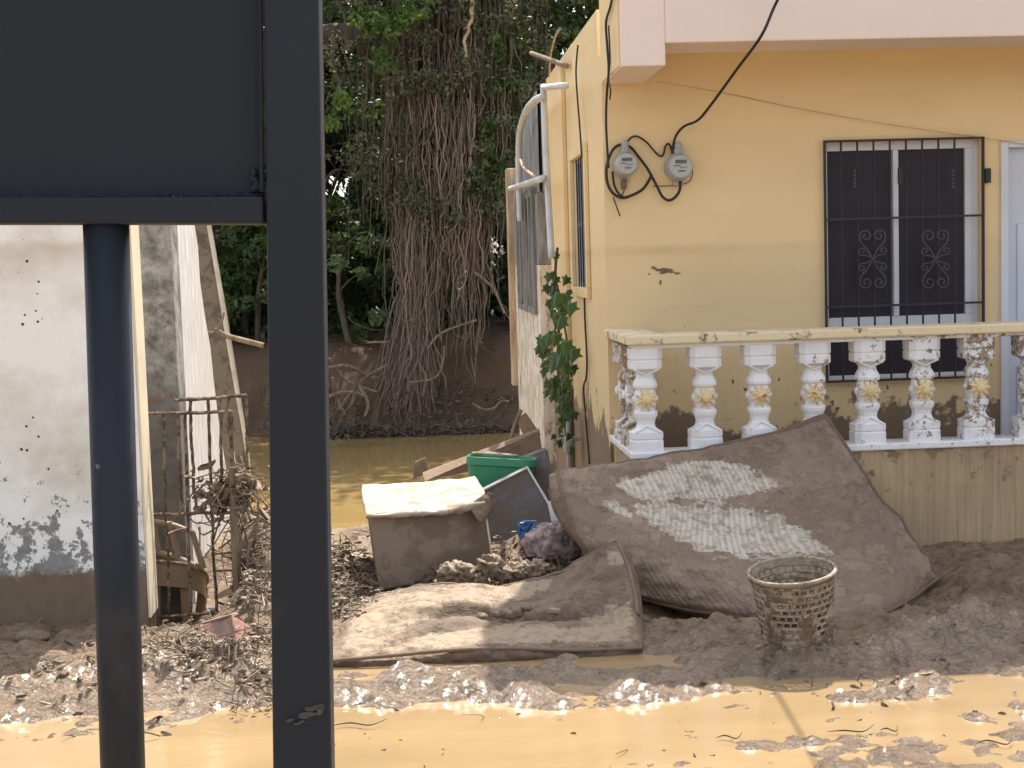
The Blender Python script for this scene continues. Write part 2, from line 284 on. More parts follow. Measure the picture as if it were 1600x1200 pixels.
# ------------------------------------------------------------------ meshes and objects
class MB:
    def __init__(s): s.v = []; s.f = []; s.k = []; s.uv = None
    def add(s, vs, fs, k=0.):
        o = len(s.v); s.v += [V(p) for p in vs]; s.f += [tuple(i+o for i in f) for f in fs]
        s.k += list(k) if isinstance(k, (list, tuple)) else [k]*len(vs); return s
    def box(s, x0, x1, y0, y1, z0, z1):
        vs = [(x, y, z) for z in (z0, z1) for y in (y0, y1) for x in (x0, x1)]
        return s.add(vs, [(0, 2, 3, 1), (4, 5, 7, 6), (0, 1, 5, 4), (2, 6, 7, 3), (0, 4, 6, 2), (1, 3, 7, 5)])
    def hexa(s, front, back):
        """front: four corners going round (seen from the front anticlockwise: BL BR TR TL), back likewise"""
        return s.add(list(front)+list(back), [(0, 1, 2, 3), (5, 4, 7, 6), (4, 0, 3, 7), (1, 5, 6, 2), (3, 2, 6, 7), (4, 5, 1, 0)])
    def prism(s, pts, d):
        n = len(pts); pts = [V(p) for p in pts]; d = V(d)
        return s.add(pts+[p+d for p in pts], [tuple(range(n)), tuple(range(2*n-1, n-1, -1))]+[(i, n+i, n+(i+1) % n, (i+1) % n) for i in range(n)])
    def tube(s, pts, r, n=6, smooth=0, k=0.):
        pts = [V(p) for p in pts]
        if smooth: pts, r = spline(pts, smooth, r)
        rs = r if isinstance(r, (list, tuple)) else [r]*len(pts)
        a = None; vs = []; fs = []
        for i, p in enumerate(pts):
            t = (pts[min(i+1, len(pts)-1)]-pts[max(i-1, 0)])
            if t.length < 1e-9: t = V((0, 0, 1))
            t.normalize()
            if a is None: a = t.orthogonal().normalized()
            a = (a-t*a.dot(t)); a = a.normalized() if a.length > 1e-6 else t.orthogonal().normalized()
            b = t.cross(a)
            vs += [p+(a*math.cos(2*math.pi*j/n)+b*math.sin(2*math.pi*j/n))*rs[i] for j in range(n)]
        for i in range(len(pts)-1):
            for j in range(n): fs.append((i*n+j, i*n+(j+1) % n, (i+1)*n+(j+1) % n, (i+1)*n+j))
        fs += [tuple(range(n-1, -1, -1)), tuple(range(len(vs)-n, len(vs)))]
        return s.add(vs, fs, k)
    def lathe(s, prof, c, ax=(0, 0, 1), n=24, sq=0.):
        """prof: (radius, height) pairs along ax from point c"""
        ax = V(ax).normalized(); a = V((1, 0, 0)) if abs(ax.x) < .9 else V((0, 1, 0)); a = (a-ax*a.dot(ax)).normalized(); b = ax.cross(a)
        vs = []; fs = []
        for r, h in prof:
            vs += [V(c)+ax*h+(a*math.cos(2*math.pi*j/n)+b*math.sin(2*math.pi*j/n))*r for j in range(n)]
        for i in range(len(prof)-1):
            for j in range(n): fs.append((i*n+j, i*n+(j+1) % n, (i+1)*n+(j+1) % n, (i+1)*n+j))
        fs += [tuple(range(n-1, -1, -1)), tuple(range(len(vs)-n, len(vs)))]
        return s.add(vs, fs)
    def blob(s, c, r, seed=0, amp=.25, fq=2.5, nu=20, nv=14, ridged=False, k=0.):
        c = V(c); r = V(r) if not isinstance(r, (int, float)) else V((r, r, r)); vs = []; fs = []
        for i in range(nv+1):
            th = math.pi*i/nv
            for j in range(nu):
                ph = 2*math.pi*j/nu; d = V((math.sin(th)*math.cos(ph), math.sin(th)*math.sin(ph), math.cos(th)))
                q = d*fq+V((seed*7.3, seed*3.1, seed)); e = noise.fractal(V((q.x*2.2, q.y*.8, q.z*1.1)) if ridged else q, 1., 2.1, 2 if ridged else 4)
                if ridged: e = .4-1.6*abs(e)
                w = 1+amp*e; vs.append(c+V((d.x*r.x, d.y*r.y, d.z*r.z))*w)
        for i in range(nv):
            for j in range(nu): fs.append((i*nu+j, (i+1)*nu+j, (i+1)*nu+(j+1) % nu, i*nu+(j+1) % nu))
        return s.add(vs, fs, k)
def spline(pts, m, r=None):
    out = []; ro = []; n = len(pts)
    for i in range(n-1):
        p0, p1, p2, p3 = pts[max(i-1, 0)], pts[i], pts[i+1], pts[min(i+2, n-1)]
        for q in range(m):
            t = q/m
            out.append(.5*((2*p1)+(p2-p0)*t+(2*p0-5*p1+4*p2-p3)*t*t+(3*p1-p0-3*p2+p3)*t**3))
            if isinstance(r, (list, tuple)): ro.append(r[i]*(1-t)+r[i+1]*t)
    out.append(pts[-1])
    if isinstance(r, (list, tuple)): ro.append(r[-1]); return out, ro
    return out, r
ORG = {}
def thing(name, label, cat, loc=(0, 0, 0), group=None):
    o = bpy.data.objects.new(name, None); S.collection.objects.link(o); o.location = loc; o.empty_display_size = .1
    o['label'] = label; o['category'] = cat
    if group: o['group'] = group
    ORG[o.name] = V(loc); return o
def obj(name, mb, mat, parent=None, loc=None, smooth=False, bevel=0., label=None, attr='mask'):
    org = ORG[parent.name] if parent else V(loc if loc is not None else (0, 0, 0))
    me = bpy.data.meshes.new(name); me.from_pydata([p-org for p in mb.v], [], mb.f); me.validate(); me.update()
    if len(me.vertices) == len(mb.k) and any(mb.k):
        me.attributes.new(attr, 'FLOAT', 'POINT').data.foreach_set('value', [float(x) for x in mb.k])
    if mb.uv:
        ul = me.uv_layers.new(name='UVMap')
        for lp in me.loops: ul.data[lp.index].uv = mb.uv[lp.vertex_index]
    for m in (mat if isinstance(mat, list) else [mat]): me.materials.append(MAT[m] if isinstance(m, str) else m)
    if smooth: me.polygons.foreach_set('use_smooth', [True]*len(me.polygons))
    o = bpy.data.objects.new(name, me); S.collection.objects.link(o)
    if parent: o.parent = parent
    else: o.location = org
    if bevel:
        b = o.modifiers.new('bevel', 'BEVEL'); b.width = bevel; b.segments = 2; b.limit_method = 'ANGLE'
    if label: o['label'] = label
    ORG[o.name] = org; return o
def solo(name, mb, mat, label, cat, group=None, **kw):
    lo = V((sum(p.x for p in mb.v)/len(mb.v), sum(p.y for p in mb.v)/len(mb.v), min(p.z for p in mb.v)))
    o = obj(name, mb, mat, None, loc=lo, **kw); o['label'] = label; o['category'] = cat
    if group: o['group'] = group
    return o
def struct(name, mb, mat, **kw):
    o = obj(name, mb, mat, None, **kw); o['kind'] = 'structure'; return o

# ------------------------------------------------------------------ ground, water
def seg_d(x, y, pl):
    best = 9
    for (ax, ay), (bx, by) in zip(pl, pl[1:]):
        dx, dy = bx-ax, by-ay; t = max(0, min(1, ((x-ax)*dx+(y-ay)*dy)/(dx*dx+dy*dy))); ex, ey = x-ax-dx*t, y-ay-dy*t
        best = min(best, math.hypot(ex, ey))
    return best
def gpl(*pp): return [(PZ(a, b).x, PZ(a, b).y) for a, b in pp]
RIDGES = [(gpl((1190, 1048), (1330, 1043), (1450, 1020), (1600, 1000), (1850, 975)), .10, .15),
          (gpl((640, 1066), (760, 1085), (900, 1098), (1040, 1082), (1180, 1068), (1330, 1085), (1450, 1070)), .11, .06),
          (gpl((240, 1062), (300, 1066), (420, 1050)), .14, .10), (gpl((540, 1092), (640, 1098)), .09, .03), (gpl((780, 1120), (880, 1124)), .05, .025), (gpl((1180, 1110), (1300, 1118)), .06, .02), (gpl((20, 1120), (90, 1118)), .08, .03), (gpl((-60, 1090), (60, 1085), (150, 1062), (250, 1080)), .12, .06),
          ([(PY(412, 900, 7.0).x, 7.0), (PY(415, 900, 8.7).x, 8.7)], .17, .24), (gpl((470, 905), (530, 900)), .20, .12),
          (gpl((700, 900), (860, 885)), .18, .10), (gpl((1050, 985), (1150, 990)), .15, .03), (gpl((1500, 950), (1650, 930)), .25, .06),
          (gpl((1560, 1120), (1700, 1090)), .16, .045), (gpl((1290, 1192), (1450, 1185)), .10, .035), (gpl((60, 1150), (120, 1140)), .10, .02), (gpl((250, 1120), (390, 1100)), .08, .03)]
BKX, BKY = PZ(1250, 1040, -.03).x, PZ(1250, 1040, -.03).y
def gh(x, y):
    if y < 19:
        street = -.046+.060*ss(5.5, 5.95, y)+.012*ss(6, 6.6, y)+.022*ss(5.3, 4.95, y)*ss(.9, 1.7, x)-.012*ss(5.5,5.2,y)*ss(1.,.5,x)
        h = street
        if y < 10.5:
            a = fr((x*.9, y*1.5, 0), 1., 4); h += a*.026+.022*fr((x*.75+.2*y, y*4.5, 6.), 1., 3)*ss(5.3, 5.7, y)
            b = fr((x, y*1.6, 3.3), 4.2, 4); w = .8+.2*ss(5.7, 6.1, y)
            h += b*.044*w+fr((x, y*1.3, 9.), 14, 3)*.014*w+(.35-abs(fr((x, y, 5.), 8, 3)))*.022*w
            rg = 0.
            if y > 4.4:
                for pl, wd, hh in RIDGES:
                    d = seg_d(x, y, pl)
                    if d < wd*3:
                        e = math.exp(-(d/wd)**2); h += hh*e*(.75+.7*fr((x*2, y*2, hh*50), 2.2, 3)); rg = max(rg, e)
                if y < 9.2: h += (.3-abs(noise.noise((x*13, y*24, 1.7)))-.5*abs(noise.noise((x*29, y*52, 4.1))))*.034*(.42*ss(7.9, 7.2, y)+.95*rg)*ss(4.5, 4.9, y)
            if 7.1 < y: h += .03*ss(7.2, 8, y)
        h -= .12*ss(.85, 1.1, x)*ss(3.1, 2.6, x)*ss(6.65, 6.85, y)*ss(8., 7.7, y)
        h -= .05*ss(-.9, -.6, x)*ss(1.1, .9, x)*ss(6.02, 6.12, y)*ss(7.3, 6.9, y)
        if -1.7 < x < -.7 and 7 < y < 8.7: h -= .20*ss(-1.6, -1.42, x)*ss(-.86, -1.0, x)*ss(7.12, 7.32, y)*ss(8.6, 8.2, y)
        h -= .07*ss(-.5, -.3, x)*ss(.55, .4, x)*ss(7.1, 7.3, y)*ss(8.3, 8., y)
        if 4.9 < y < 7.2 and .9 < x < 2.2: h -= .07*math.exp(-((x-BKX)**2+(y-BKY+.10)**2)/.075)
        ys = 9.15+4.9*ss(.9, 1.5, x)+1.2*ss(-1.2, -1.9, x)
        h -= 2.2*ss(ys, ys+3.4, y+.35*fr((x, y, 0), .9, 3))
        return h
    u = ss(20.9, 23.6, y+.9*fr((x, 0, 2), .35, 3)); a = fr((x, y, 1), .8, 5)
    return -2.2+u*2.75+a*.16*u+-.03*max(0, y-26)*ss(40,26,y)
def axis(a, b, st, lo, hi):
    r = []; x = a
    while x <= b: r.append(x); x += st
    d = st
    while r[-1] < hi: d *= 1.22; r.append(r[-1]+d)
    d = st
    while r[0] > lo: d *= 1.22; r.insert(0, r[0]-d)
    return r
xs = axis(-2.2, 3.3, .0145, -260, 260)
ys_ = axis(4.8, 7.0, .0125, -60, 7.0); y = ys_[-1]
while y < 9.4: y += .021; ys_.append(y)
while y < 27: y += .16; ys_.append(y)
d = .2
while y < 300: d *= 1.22; y += d; ys_.append(y)
g = MB(); nx = len(xs)
g.add([(x, y, gh(x, y)) for y in ys_ for x in xs], [(j*nx+i, j*nx+i+1, (j+1)*nx+i+1, (j+1)*nx+i) for j in range(len(ys_)-1) for i in range(nx-1)])
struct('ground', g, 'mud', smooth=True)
w = MB(); w.add([(-40, -8, 0), (40, -8, 0), (40, 6.75, 0), (-40, 6.75, 0)], [(0, 1, 2, 3)])
for p in w.v: p.z = -.012
struct('puddle_water', w, 'puddle')
w = MB(); w.add([(-150, 9.6, -.82), (150, 9.6, -.82), (150, 24.5, -.82), (-150, 24.5, -.82)], [(0, 1, 2, 3)])
struct('river_water', w, 'river')

# ------------------------------------------------------------------ yellow house
HX, YF, YW = 1.2, 8.1, 8.9        # left face, front of the roof beam, front wall
def xz(px, py, Y=YW): p = PY(px, py, Y); return p.x, p.z
house = thing('yellow_house', 'yellow painted house with pink roof beam and barred window behind a porch', 'house', (HX, YW, 0))
wx0, wz1 = xz(1287, 222); wx1, _ = xz(1533, 222); _, wz0 = xz(1410, 591)
dx0, dz1 = xz(1562, 221); dx1 = dx0+.92; T = .16
b = MB()
b.box(HX, wx0, YW, YW+T, -.3, 3.0); b.box(wx0, wx1, YW, YW+T, wz1, 3.0); b.box(wx0, wx1, YW, YW+T, -.3, wz0)
b.box(wx1, dx0, YW, YW+T, -.3, 3.0); b.box(dx0, dx1, YW, YW+T, dz1, 3.0); b.box(dx1, 7.2, YW, YW+T, -.3, 3.0)
obj('front_wall', b, 'yellow', house)
# side wall with its window
def yz(px, py): p = PX(px, py, HX); return p.y, p.z
sy1, sz1 = yz(896, 252); sy0, _ = yz(917, 246); _, sz0 = yz(907, 448)
b = MB(); YE = 12.45
b.box(HX, HX+T, YW+T, sy0, -.8, 3.3); b.box(HX, HX+T, sy1, YE, -.8, 3.3); b.box(HX, HX+T, sy0, sy1, sz1, 3.3); b.box(HX, HX+T, sy0, sy1, -.8, sz0)
obj('side_wall', b, 'yellow', house)
b = MB(); e = .07   # raised plaster surround
b.box(HX-.03, HX-.001, sy0-e, sy1+e, sz1, sz1+e); b.box(HX-.03, HX-.001, sy0-e, sy1+e, sz0-e, sz0); b.box(HX-.03, HX-.001, sy0-e, sy0, sz0, sz1); b.box(HX-.03, HX-.001, sy1, sy1+e, sz0, sz1)
b.box(HX-.035, HX-.001, 10.95, 11.1, -.3, 3.2)
obj('plaster_surround', b, 'yellow', house, bevel=.006)
b = MB(); b.box(HX+.05, HX+.07, sy0, sy1, sz0, sz1); sw = obj('window', b, 'glass', house)
b = MB(); zc = sz0+(sz1-sz0)*.47
for z in (sz0, zc, sz1-.03): b.box(HX+.015, HX+.05, sy0, sy1, z, z+.03)
for yy in (sy0, (sy0+sy1)/2, sy1-.03): b.box(HX+.012, HX+.048, yy, yy+.03, sz0, sz1)
obj('frame', b, 'frame', sw)
b = MB()
for i in range(1, 6): yy = sy0+(sy1-sy0)*i/6; b.tube([(HX+.005, yy, sz0), (HX+.005, yy, sz1)], .006)
obj('grille', b, 'iron', sw)
# roof: pink front beam, lower corner stub, slab
zb, zst = 2.945, 2.82
xs1 = PY(1040, 90, YF).x
b = MB(); b.box(xs1, 7.2, YF, YF+.42, zb, 4.65); b.box(HX+.004, xs1, YF, YW-.002, zst, 4.65)  # beam top raised out of view to lengthen the house shadow
bm_ = obj('roof_beam', b, 'pink', house, bevel=.008)
b = MB(); b.box(HX-.004, HX+.003, YF+.03, YW+.0, zst+.01, 4.64); obj('beam_side', b, 'yellow', house, label='yellow side face of the pink roof beam')
b = MB(); b.box(xs1+.002, 7.2, YF+.422, YW+T, 3.01, 3.24); b.box(HX+T+.004, 7.2, YW+T+.004, YE, 3.05, 3.26); obj('roof_slab', b, 'soffit', house)
b = MB(); b.box(HX+.3, 7.2, YF+.1, YW-.001, -.3, .22); obj('porch_floor', b, 'clod', house)
b = MB(); b.box(HX+T+.01, 7.2, YE-.15, YE, -.8, 3.04); b.box(7.05, 7.2, YW+T+.01, YE-.16, -.3, 3.04); obj('back_wall', b, 'yellow', house)
# front window
win = None
b = MB(); f = .035; ym = YW+.05
xm0, zt = xz(1404, 500); xr, _ = xz(1513, 400); _, z_tr1 = xz(1410, 494); _, z_tr0 = xz(1410, 512)
b.box(wx0, wx0+f, ym, ym+.05, wz0, wz1); b.box(wx1-f, wx1, ym, ym+.05, wz0, wz1); b.box(wx0+f, wx1-f, ym, ym+.05, wz1-.055, wz1); b.box(wx0+f, wx1-f, ym, ym+.05, z_tr0, z_tr1)
b.box(xm0-.015, xm0+.02, ym-.01, ym+.045, z_tr1, wz1-.055); b.box(xr, wx1-f, ym+.002, ym+.048, z_tr1, wz1-.055); b.box(wx0+f, wx1-f, ym, ym+.05, wz0, wz0+.025)
win = obj('window', b, 'frame', house, bevel=.004)
b = MB(); b.box(wx0+f, xm0-.015, ym+.025, ym+.035, z_tr1, wz1-.055); obj('pane', b, 'glass', win)
b = MB(); b.box(xm0+.02, xr, ym+.025, ym+.035, z_tr1, wz1-.055); obj('pane', b, 'glass', win)
b = MB(); b.box(wx0+f, wx1-f, ym+.025, ym+.035, wz0+.025, z_tr0); obj('pane', b, 'glass', win)
b = MB(); t = .011; yb = YW-.025
b.box(wx0-.008, wx0+.004, yb-t, yb+t, wz0-.01, wz1+.008); b.box(wx1-.004, wx1+.008, yb-t, yb+t, wz0-.01, wz1+.008); b.box(wx0+.004, wx1-.004, yb-t, yb+t, wz1-.004, wz1+.008); b.box(wx0+.004, wx1-.004, yb-t, yb+t, wz0-.01, wz0+.002)
for py in (340, 476): _, z = xz(1410, py); b.box(wx0+.01, wx1-.01, yb-.006, yb+.006, z-.007, z+.007)
for i in range(1, 9):
    x = wx0+(xr+.01-wx0)*i/9; b.tube([(x, yb+.008, wz0), (x, yb+.008, wz1)], .0065, 6)
_, zh = xz(1536, 275); b.box(wx1+.012, wx1+.045, yb-.02, YW+.02, zh-.045, zh+.045)
_, zh = xz(1408, 275); b.box(xm0-.012, xm0+.012, yb-.03, yb-.012, zh-.05, zh+.05)
obj('security_grille', b, 'iron', win)
def spiral(c, r0, turns, a0, sg, n=16):
    return [V((c[0]+r0*(1-.78*i/n)*math.cos(a0+sg*turns*2*math.pi*i/n), yb-.004, c[1]+r0*(1-.78*i/n)*math.sin(a0+sg*turns*2*math.pi*i/n))) for i in range(n+1)]
for px in (1361, 1459):
    cx, cz = xz(px, 405); b = MB()
    for sx in (-1, 1):
        for sz in (-1, 1):
            # big outer scroll then small inner scroll on each side
            c = (cx+sx*.042, cz+sz*.145); sp = spiral(c, .040, 1.25, math.pi/2*(1-sx)+0 if False else (math.pi if sx < 0 else 0), sx*sz)
            path = [V((cx, yb-.004, cz)), V((cx+sx*.030, yb-.004, cz+sz*.055)), V((cx+sx*.074, yb-.004, cz+sz*.105))]+sp
            b.tube(path, .0055, 5, 3)
            c = (cx+sx*.065, cz+sz*.052); sp = spiral(c, .026, 1.1, -sz*math.pi/2 if False else (-math.pi/2 if sz > 0 else math.pi/2), -sx*sz if False else sx*sz)
            b.tube([V((cx+sx*.006, yb-.006, cz+sz*.004)), V((cx+sx*.03, yb-.006, cz+sz*.02))]+sp, .005, 5, 3)
    b.box(cx-.009, cx+.009, yb-.012, yb-.002, cz-.012, cz+.012)
    obj('scroll_ornament', b, 'scroll', win, smooth=True)
for px in (1334, 1487):
    x, z = xz(px, 280); b = MB()
    for i in range(5): b.lathe([(.004, -.012), (.011, 0), (.004, .012)], (x, yb+.004, z-.05+.025*i), n=8)
    obj('bar_ornament', b, 'scroll', win, smooth=True)
# door
b = MB(); b.box(dx0+.05, dx1-.05, YW+.05, YW+.09, .22, dz1-.04); door = obj('door', b, 'door', house, bevel=.004)
b = MB(); b.box(dx0, dx0+.05, YW-.02, YW+.12, .22, dz1); b.box(dx1-.05, dx1, YW-.02, YW+.12, .22, dz1); b.box(dx0+.05, dx1-.05, YW-.02, YW+.12, dz1-.04, dz1); obj('frame', b, 'frame', door, bevel=.004)
b = MB()
for z0, z1 in ((.4, 1.0), (1.15, 1.9)):
    for x0 in (dx0+.13, dx0+.50):
        b.box(x0, x0+.28, YW+.038, YW+.0495, z0, z1)
obj('door_panel', b, 'door', door, bevel=.01)

# ------------------------------------------------------------------ porch balustrade
YP = 8.0
bal = thing('porch_balustrade', 'porch wall of white sun-flower balusters on a streaked yellow base', 'balustrade', (HX, YP, 0))
_, zl = xz(1400, 692, YP); _, zr1 = xz(1300, 514, YP); _, zr0 = xz(1300, 529, YP)
BW = .19
b = MB(); b.box(HX+.02, 7.2, YP+.02, YP+BW-.01, -.3, zl-.04); b.box(HX+.02, HX+BW-.01, YP+BW-.006, YW-.003, -.3, zl-.04); obj('base_wall', b, 'streak', bal, bevel=.006)
b = MB(); b.box(HX-.005, 7.2, YP-.005, YP+BW, zl-.04, zl); b.box(HX-.005, HX+BW, YP+BW+.001, YW-.003, zl-.04, zl); obj('ledge', b, 'bal', bal, bevel=.008)
b = MB(); b.box(HX-.02, 7.2, YP-.025, YP+BW+.02, zr0, zr1); b.box(HX-.02, HX+BW+.02, YP+BW+.021, YW-.003, zr0, zr1); obj('handrail', b, 'ledge', bal, bevel=.01)
b = MB(); b.box(HX+.02, 7.2, YP+.02, YP+BW-.02, zr0-.022, zr0-.002); obj('under_rail', b, 'bal', bal)
Hb = zr0-.022-zl
PROF = [(.091, 0), (.091, .10), (.086, .115), (.090, .128), (.090, .185), (.078, .20), (.058, .225), (.050, .26), (.054, .30), (.064, .335), (.067, .365), (.064, .385), (.052, .400),
        (.055, .425), (.060, .46), (.060, .55), (.055, .582), (.052, .60), (.066, .615), (.069, .64), (.063, .675), (.050, .715), (.047, .745), (.058, .775), (.084, .795), (.090, .805), (.090, .875), (.084, .885), (.091, .90), (.091, 1.0)]
PROF = [(a*1.0 if a < .08 else a*1.02, h) for a, h in PROF]
def sqlathe(b, c, prof):
    """rounded square section, corners cut more where it is narrow"""
    vs = []; fs = []; n = 16
    for w_, t_ in prof:
        for j in range(n):
            a = 2*math.pi*(j+.5)/n; e = 5.5 if w_ > .08 else 3.2; cs, sn = math.cos(a), math.sin(a)
            q = (abs(cs)**e+abs(sn)**e)**(-1/e); vs.append((c[0]+w_*q*cs, c[1]+w_*.9*q*sn, c[2]+t_*Hb))
    for i in range(len(prof)-1):
        for j in range(n): fs.append((i*n+j, i*n+(j+1) % n, (i+1)*n+(j+1) % n, (i+1)*n+j))
    fs += [tuple(range(n-1, -1, -1)), tuple(range(len(vs)-n, len(vs)))]; b.add(vs, fs)
def star(b, c, nrm, r=.058, th=.016, n=9, rot=0.):
    """raised sun flower: pointed petals round a domed centre"""
    nrm = V(nrm); s = V((0, 0, 1)).cross(nrm).normalized(); u = V((0, 0, 1)); c = V(c)
    vs = [c+nrm*th]; fs = []
    for i in range(2*n):
        a = math.pi*i/n+rot; rr = r if i % 2 == 0 else r*.50
        vs.append(c+(s*math.cos(a)+u*math.sin(a))*rr+nrm*(th*.35 if i % 2 else th*.15)); 
    for i in range(2*n): vs.append(vs[1+i]-nrm*th*1.2)
    for i in range(2*n):
        j = (i+1) % (2*n); fs += [(0, 1+i, 1+j), (1+i, 1+2*n+i, 1+2*n+j, 1+j)]
    b.add(vs, fs); b.lathe([(r*.40, th*.3), (r*.38, th*1.1), (r*.28, th*1.45), (r*.1, th*1.6)], c, nrm, 14)
def make_baluster(c, side=False):
    b = MB(); sqlathe(b, c, PROF)
    zc = c[2]+Hb*.505
    for nrm in ((1, 0, 0), (-1, 0, 0), (0, 1, 0)) if not side else ((0, 1, 0), (0, -1, 0), (1, 0, 0)):
        star(b, V((c[0], c[1], zc))+V(nrm)*.052, nrm, .052, .014)
    # scored V relief on the front face
    for zz in (.80, .19):
        sg = 1 if zz > .5 else -1
        b.tube([(c[0]-.07, c[1]-.083, c[2]+Hb*zz), (c[0]-.03, c[1]-.062, c[2]+Hb*(zz-sg*.035)), (c[0], c[1]-.055, c[2]+Hb*(zz-sg*.06)), (c[0]+.03, c[1]-.062, c[2]+Hb*(zz-sg*.035)), (c[0]+.07, c[1]-.083, c[2]+Hb*zz)], .006, 5, 3)
    o = obj('baluster', b, 'bals' if side else 'bal', bal, bevel=0, smooth=False)
    f = MB(); nrm = (0, -1, 0) if not side else (-1, 0, 0)
    star(f, V((c[0], c[1], zc))+V(nrm)*.056, nrm, .070, .020); obj('flower', f, 'flower' if not side else 'bal', o)
    return o
for k in range(16):
    px = 1020+85.8*k; x = PY(px, 620, YP).x
    if k == 0: x = HX+.098
    if x > 7: break
    make_baluster((x, YP+.095, zl))
for yy in (YP+.095+.29, YP+.095+.58): make_baluster((HX+.095, yy, zl), True)

# ------------------------------------------------------------------ meters and cables
def meter(px, py, r, label):
    c = PY(px, py, YW-.002); m = thing('electricity_meter', label, 'electricity meter', c, 'round meters on the yellow wall')
    b = MB(); b.lathe([(r*1.02, 0), (r*1.05, .03), (r*1.05, .055), (r*.97, .062)], c, (0, -1, 0), 32); b.box(c.x-.03, c.x+.03, c.y-.035, c.y-.003, c.z-r*1.38, c.z-r*.9); obj('base', b, 'meter', m, smooth=False, bevel=.002)
    b = MB(); b.lathe([(r*.93, .062), (r*.92, .11), (r*.84, .128), (r*.80, .130)], c, (0, -1, 0), 32); f = obj('face', b, 'face', m)
    b = MB(); y = c.y-.1305
    b.box(c.x-r*.42, c.x+r*.42, y-.004, y+.001, c.z+r*.22, c.z+r*.48); obj('display', b, 'lcd', f)
    b = MB()
    b.box(c.x-r*.55, c.x-r*.05, y-.002, y+.001, c.z+r*.02, c.z+r*.08); b.box(c.x-r*.2, c.x+r*.35, y-.002, y+.001, c.z-r*.40, c.z-r*.30); b.box(c.x-r*.1, c.x+r*.5, y-.002, y+.001, c.z-r*.10, c.z-r*.06); obj('print_line', b, 'lcd', f)
    b = MB(); b.lathe([(.028, 0), (.03, .03), (.024, .035), (.026, .06), (.018, .075)], (c.x, c.y-.045, c.z+r*.98), (0, 0, 1), 14); obj('cable_gland', b, 'meter', m)
    return c
meter(975, 258, .073, 'round grey electricity meter nearest the house corner'); meter(1058, 262, .081, 'round grey electricity meter right of the other, below the overhead cable')
def cable(pp, r, label, Y=None, X=None, mat='cable', n=6, sm=6, name='cable', cat='cable', group=None):
    pts = []
    for p in pp:
        pts.append(PX(p[0], p[1], X) if X is not None and len(p) == 2 else PY(p[0], p[1], p[2] if len(p) > 2 else Y))
    b = MB(); b.tube(pts, r, n, sm); return solo(name, b, mat, label, cat, group, smooth=True)
yc = YW-.03
cable([(1420, -360, 5.5), (1330, -200, 6.6), (1262, -80, 7.5), (1215, 0, 7.96), (1190, 55, 7.98), (1150, 110, 8.3), (1110, 165, 8.6), (1090, 188, 8.75), (1068, 198, 8.82), (1055, 215, 8.84), (1050, 240, 8.85)], .0085, 'thick black overhead cable coming down past the pink beam', )
cable([(977, 230), (984, 217), (995, 213), (1010, 222), (1025, 239), (1033, 244), (1037, 240), (1040, 228), (1045, 225), (1050, 235)], .0065, 'thin black cable waving between the tops of both meters', yc)
cable([(1063, 283), (1062, 297), (1055, 308), (1045, 313), (1035, 307), (1027, 292), (1018, 275), (1010, 261), (997, 244), (985, 230), (970, 226), (957, 235), (948, 260), (949, 285), (958, 302), (973, 309), (990, 304), (1005, 295), (1015, 280), (1018, 272)], .009, 'thick black cable looped in a ring round the left meter', yc-.02)
cable([(966, -60), (955, 5), (947, 35), (949, 75), (951, 110), (948, 150), (947, 190), (949, 235), (951, 262)], .0075, 'black cable running down the corner of the yellow house', X=HX-.02)
cable([(957, 268), (960, 290), (968, 304), (975, 308)], .007, 'short black cable end curling beneath the left meter', yc)
cable([(951, 40), (953, 90), (951, 125), (954, 140), (953, 155)], .005, 'frayed thin wire dangling beside the corner cable', X=HX-.035)
cable([(958, 308), (966, 330), (969, 338)], .004, 'thin ground wire with a loose black tip on yellow wall', yc)
cable([(1020, 291), (1050, 290), (1075, 285), (1082, 272), (1080, 262)], .003, 'hair thin wire looped under the right meter', yc)
cable([(903, 70), (900, 110), (902, 150), (906, 200), (909, 246)], .006, 'thin black cable hanging down to the small side window', X=HX-.04)
cable([(913, 452), (914, 500), (917, 560), (916, 590), (912, 605), (915, 650), (921, 725)], .007, 'black cable wandering down the side wall below small window', X=HX-.015)
cable([(1026, 127, YF+.43), (1130, 145), (1250, 170), (1400, 196), (1540, 216), (1640, 232)], .0022, 'thin taut wire stretched across the wall above the window', yc, mat='orange')
b = MB(); p = PY(975, 287, YW-.03); b.box(p.x-.016, p.x+.016, p.y-.02, p.y+.028, p.z-.03, p.z+.03); b.tube([p+V((0, -.01, -.03)), p+V((-.004, 0, -.05)), p+V((-.02, .01, -.085))], .006, 6, 4)
solo('cable_clamp', b, 'wood', 'small rusty clamp under the left meter', 'clamp', bevel=.004)
# peeling flecks on wall under the meters
b = MB()
def splat(b, px, py, w_, h_, sd):
    c = PY(px, py, YW-.003); n = 14; P = []
    for i in range(n):
        a = 2*math.pi*i/n; q = 1+.8*noise.noise((math.cos(a)*1.7+sd*5, math.sin(a)*1.7, sd)); P.append(c+V((math.cos(a)*w_*q, 0, math.sin(a)*h_*q)))
    b.prism(P, (0, .0025, 0))
splat(b, 1040, 423, .055, .018, 1.)
solo('mud_splash', b, 'wood', 'largest dark mud splash on yellow wall under the meters', 'mud splash', 'mud splashes under the meters')
for px, py, w_, h_, sd, lb in ((1022, 419, .016, .010, 2., 'small mud splash touching the left of the largest one'), (1058, 427, .020, .008, 3., 'small mud splash touching the right of the largest one'), (1032, 441, .005, .018, 4., 'tiny upright mud fleck under the largest splash'), (1014, 428, .006, .005, 5., 'tiny round mud fleck left below the largest splash')):
    b = MB(); splat(b, px, py, w_, h_, sd); solo('mud_splash', b, 'wood', lb, 'mud splash', 'mud splashes under the meters')

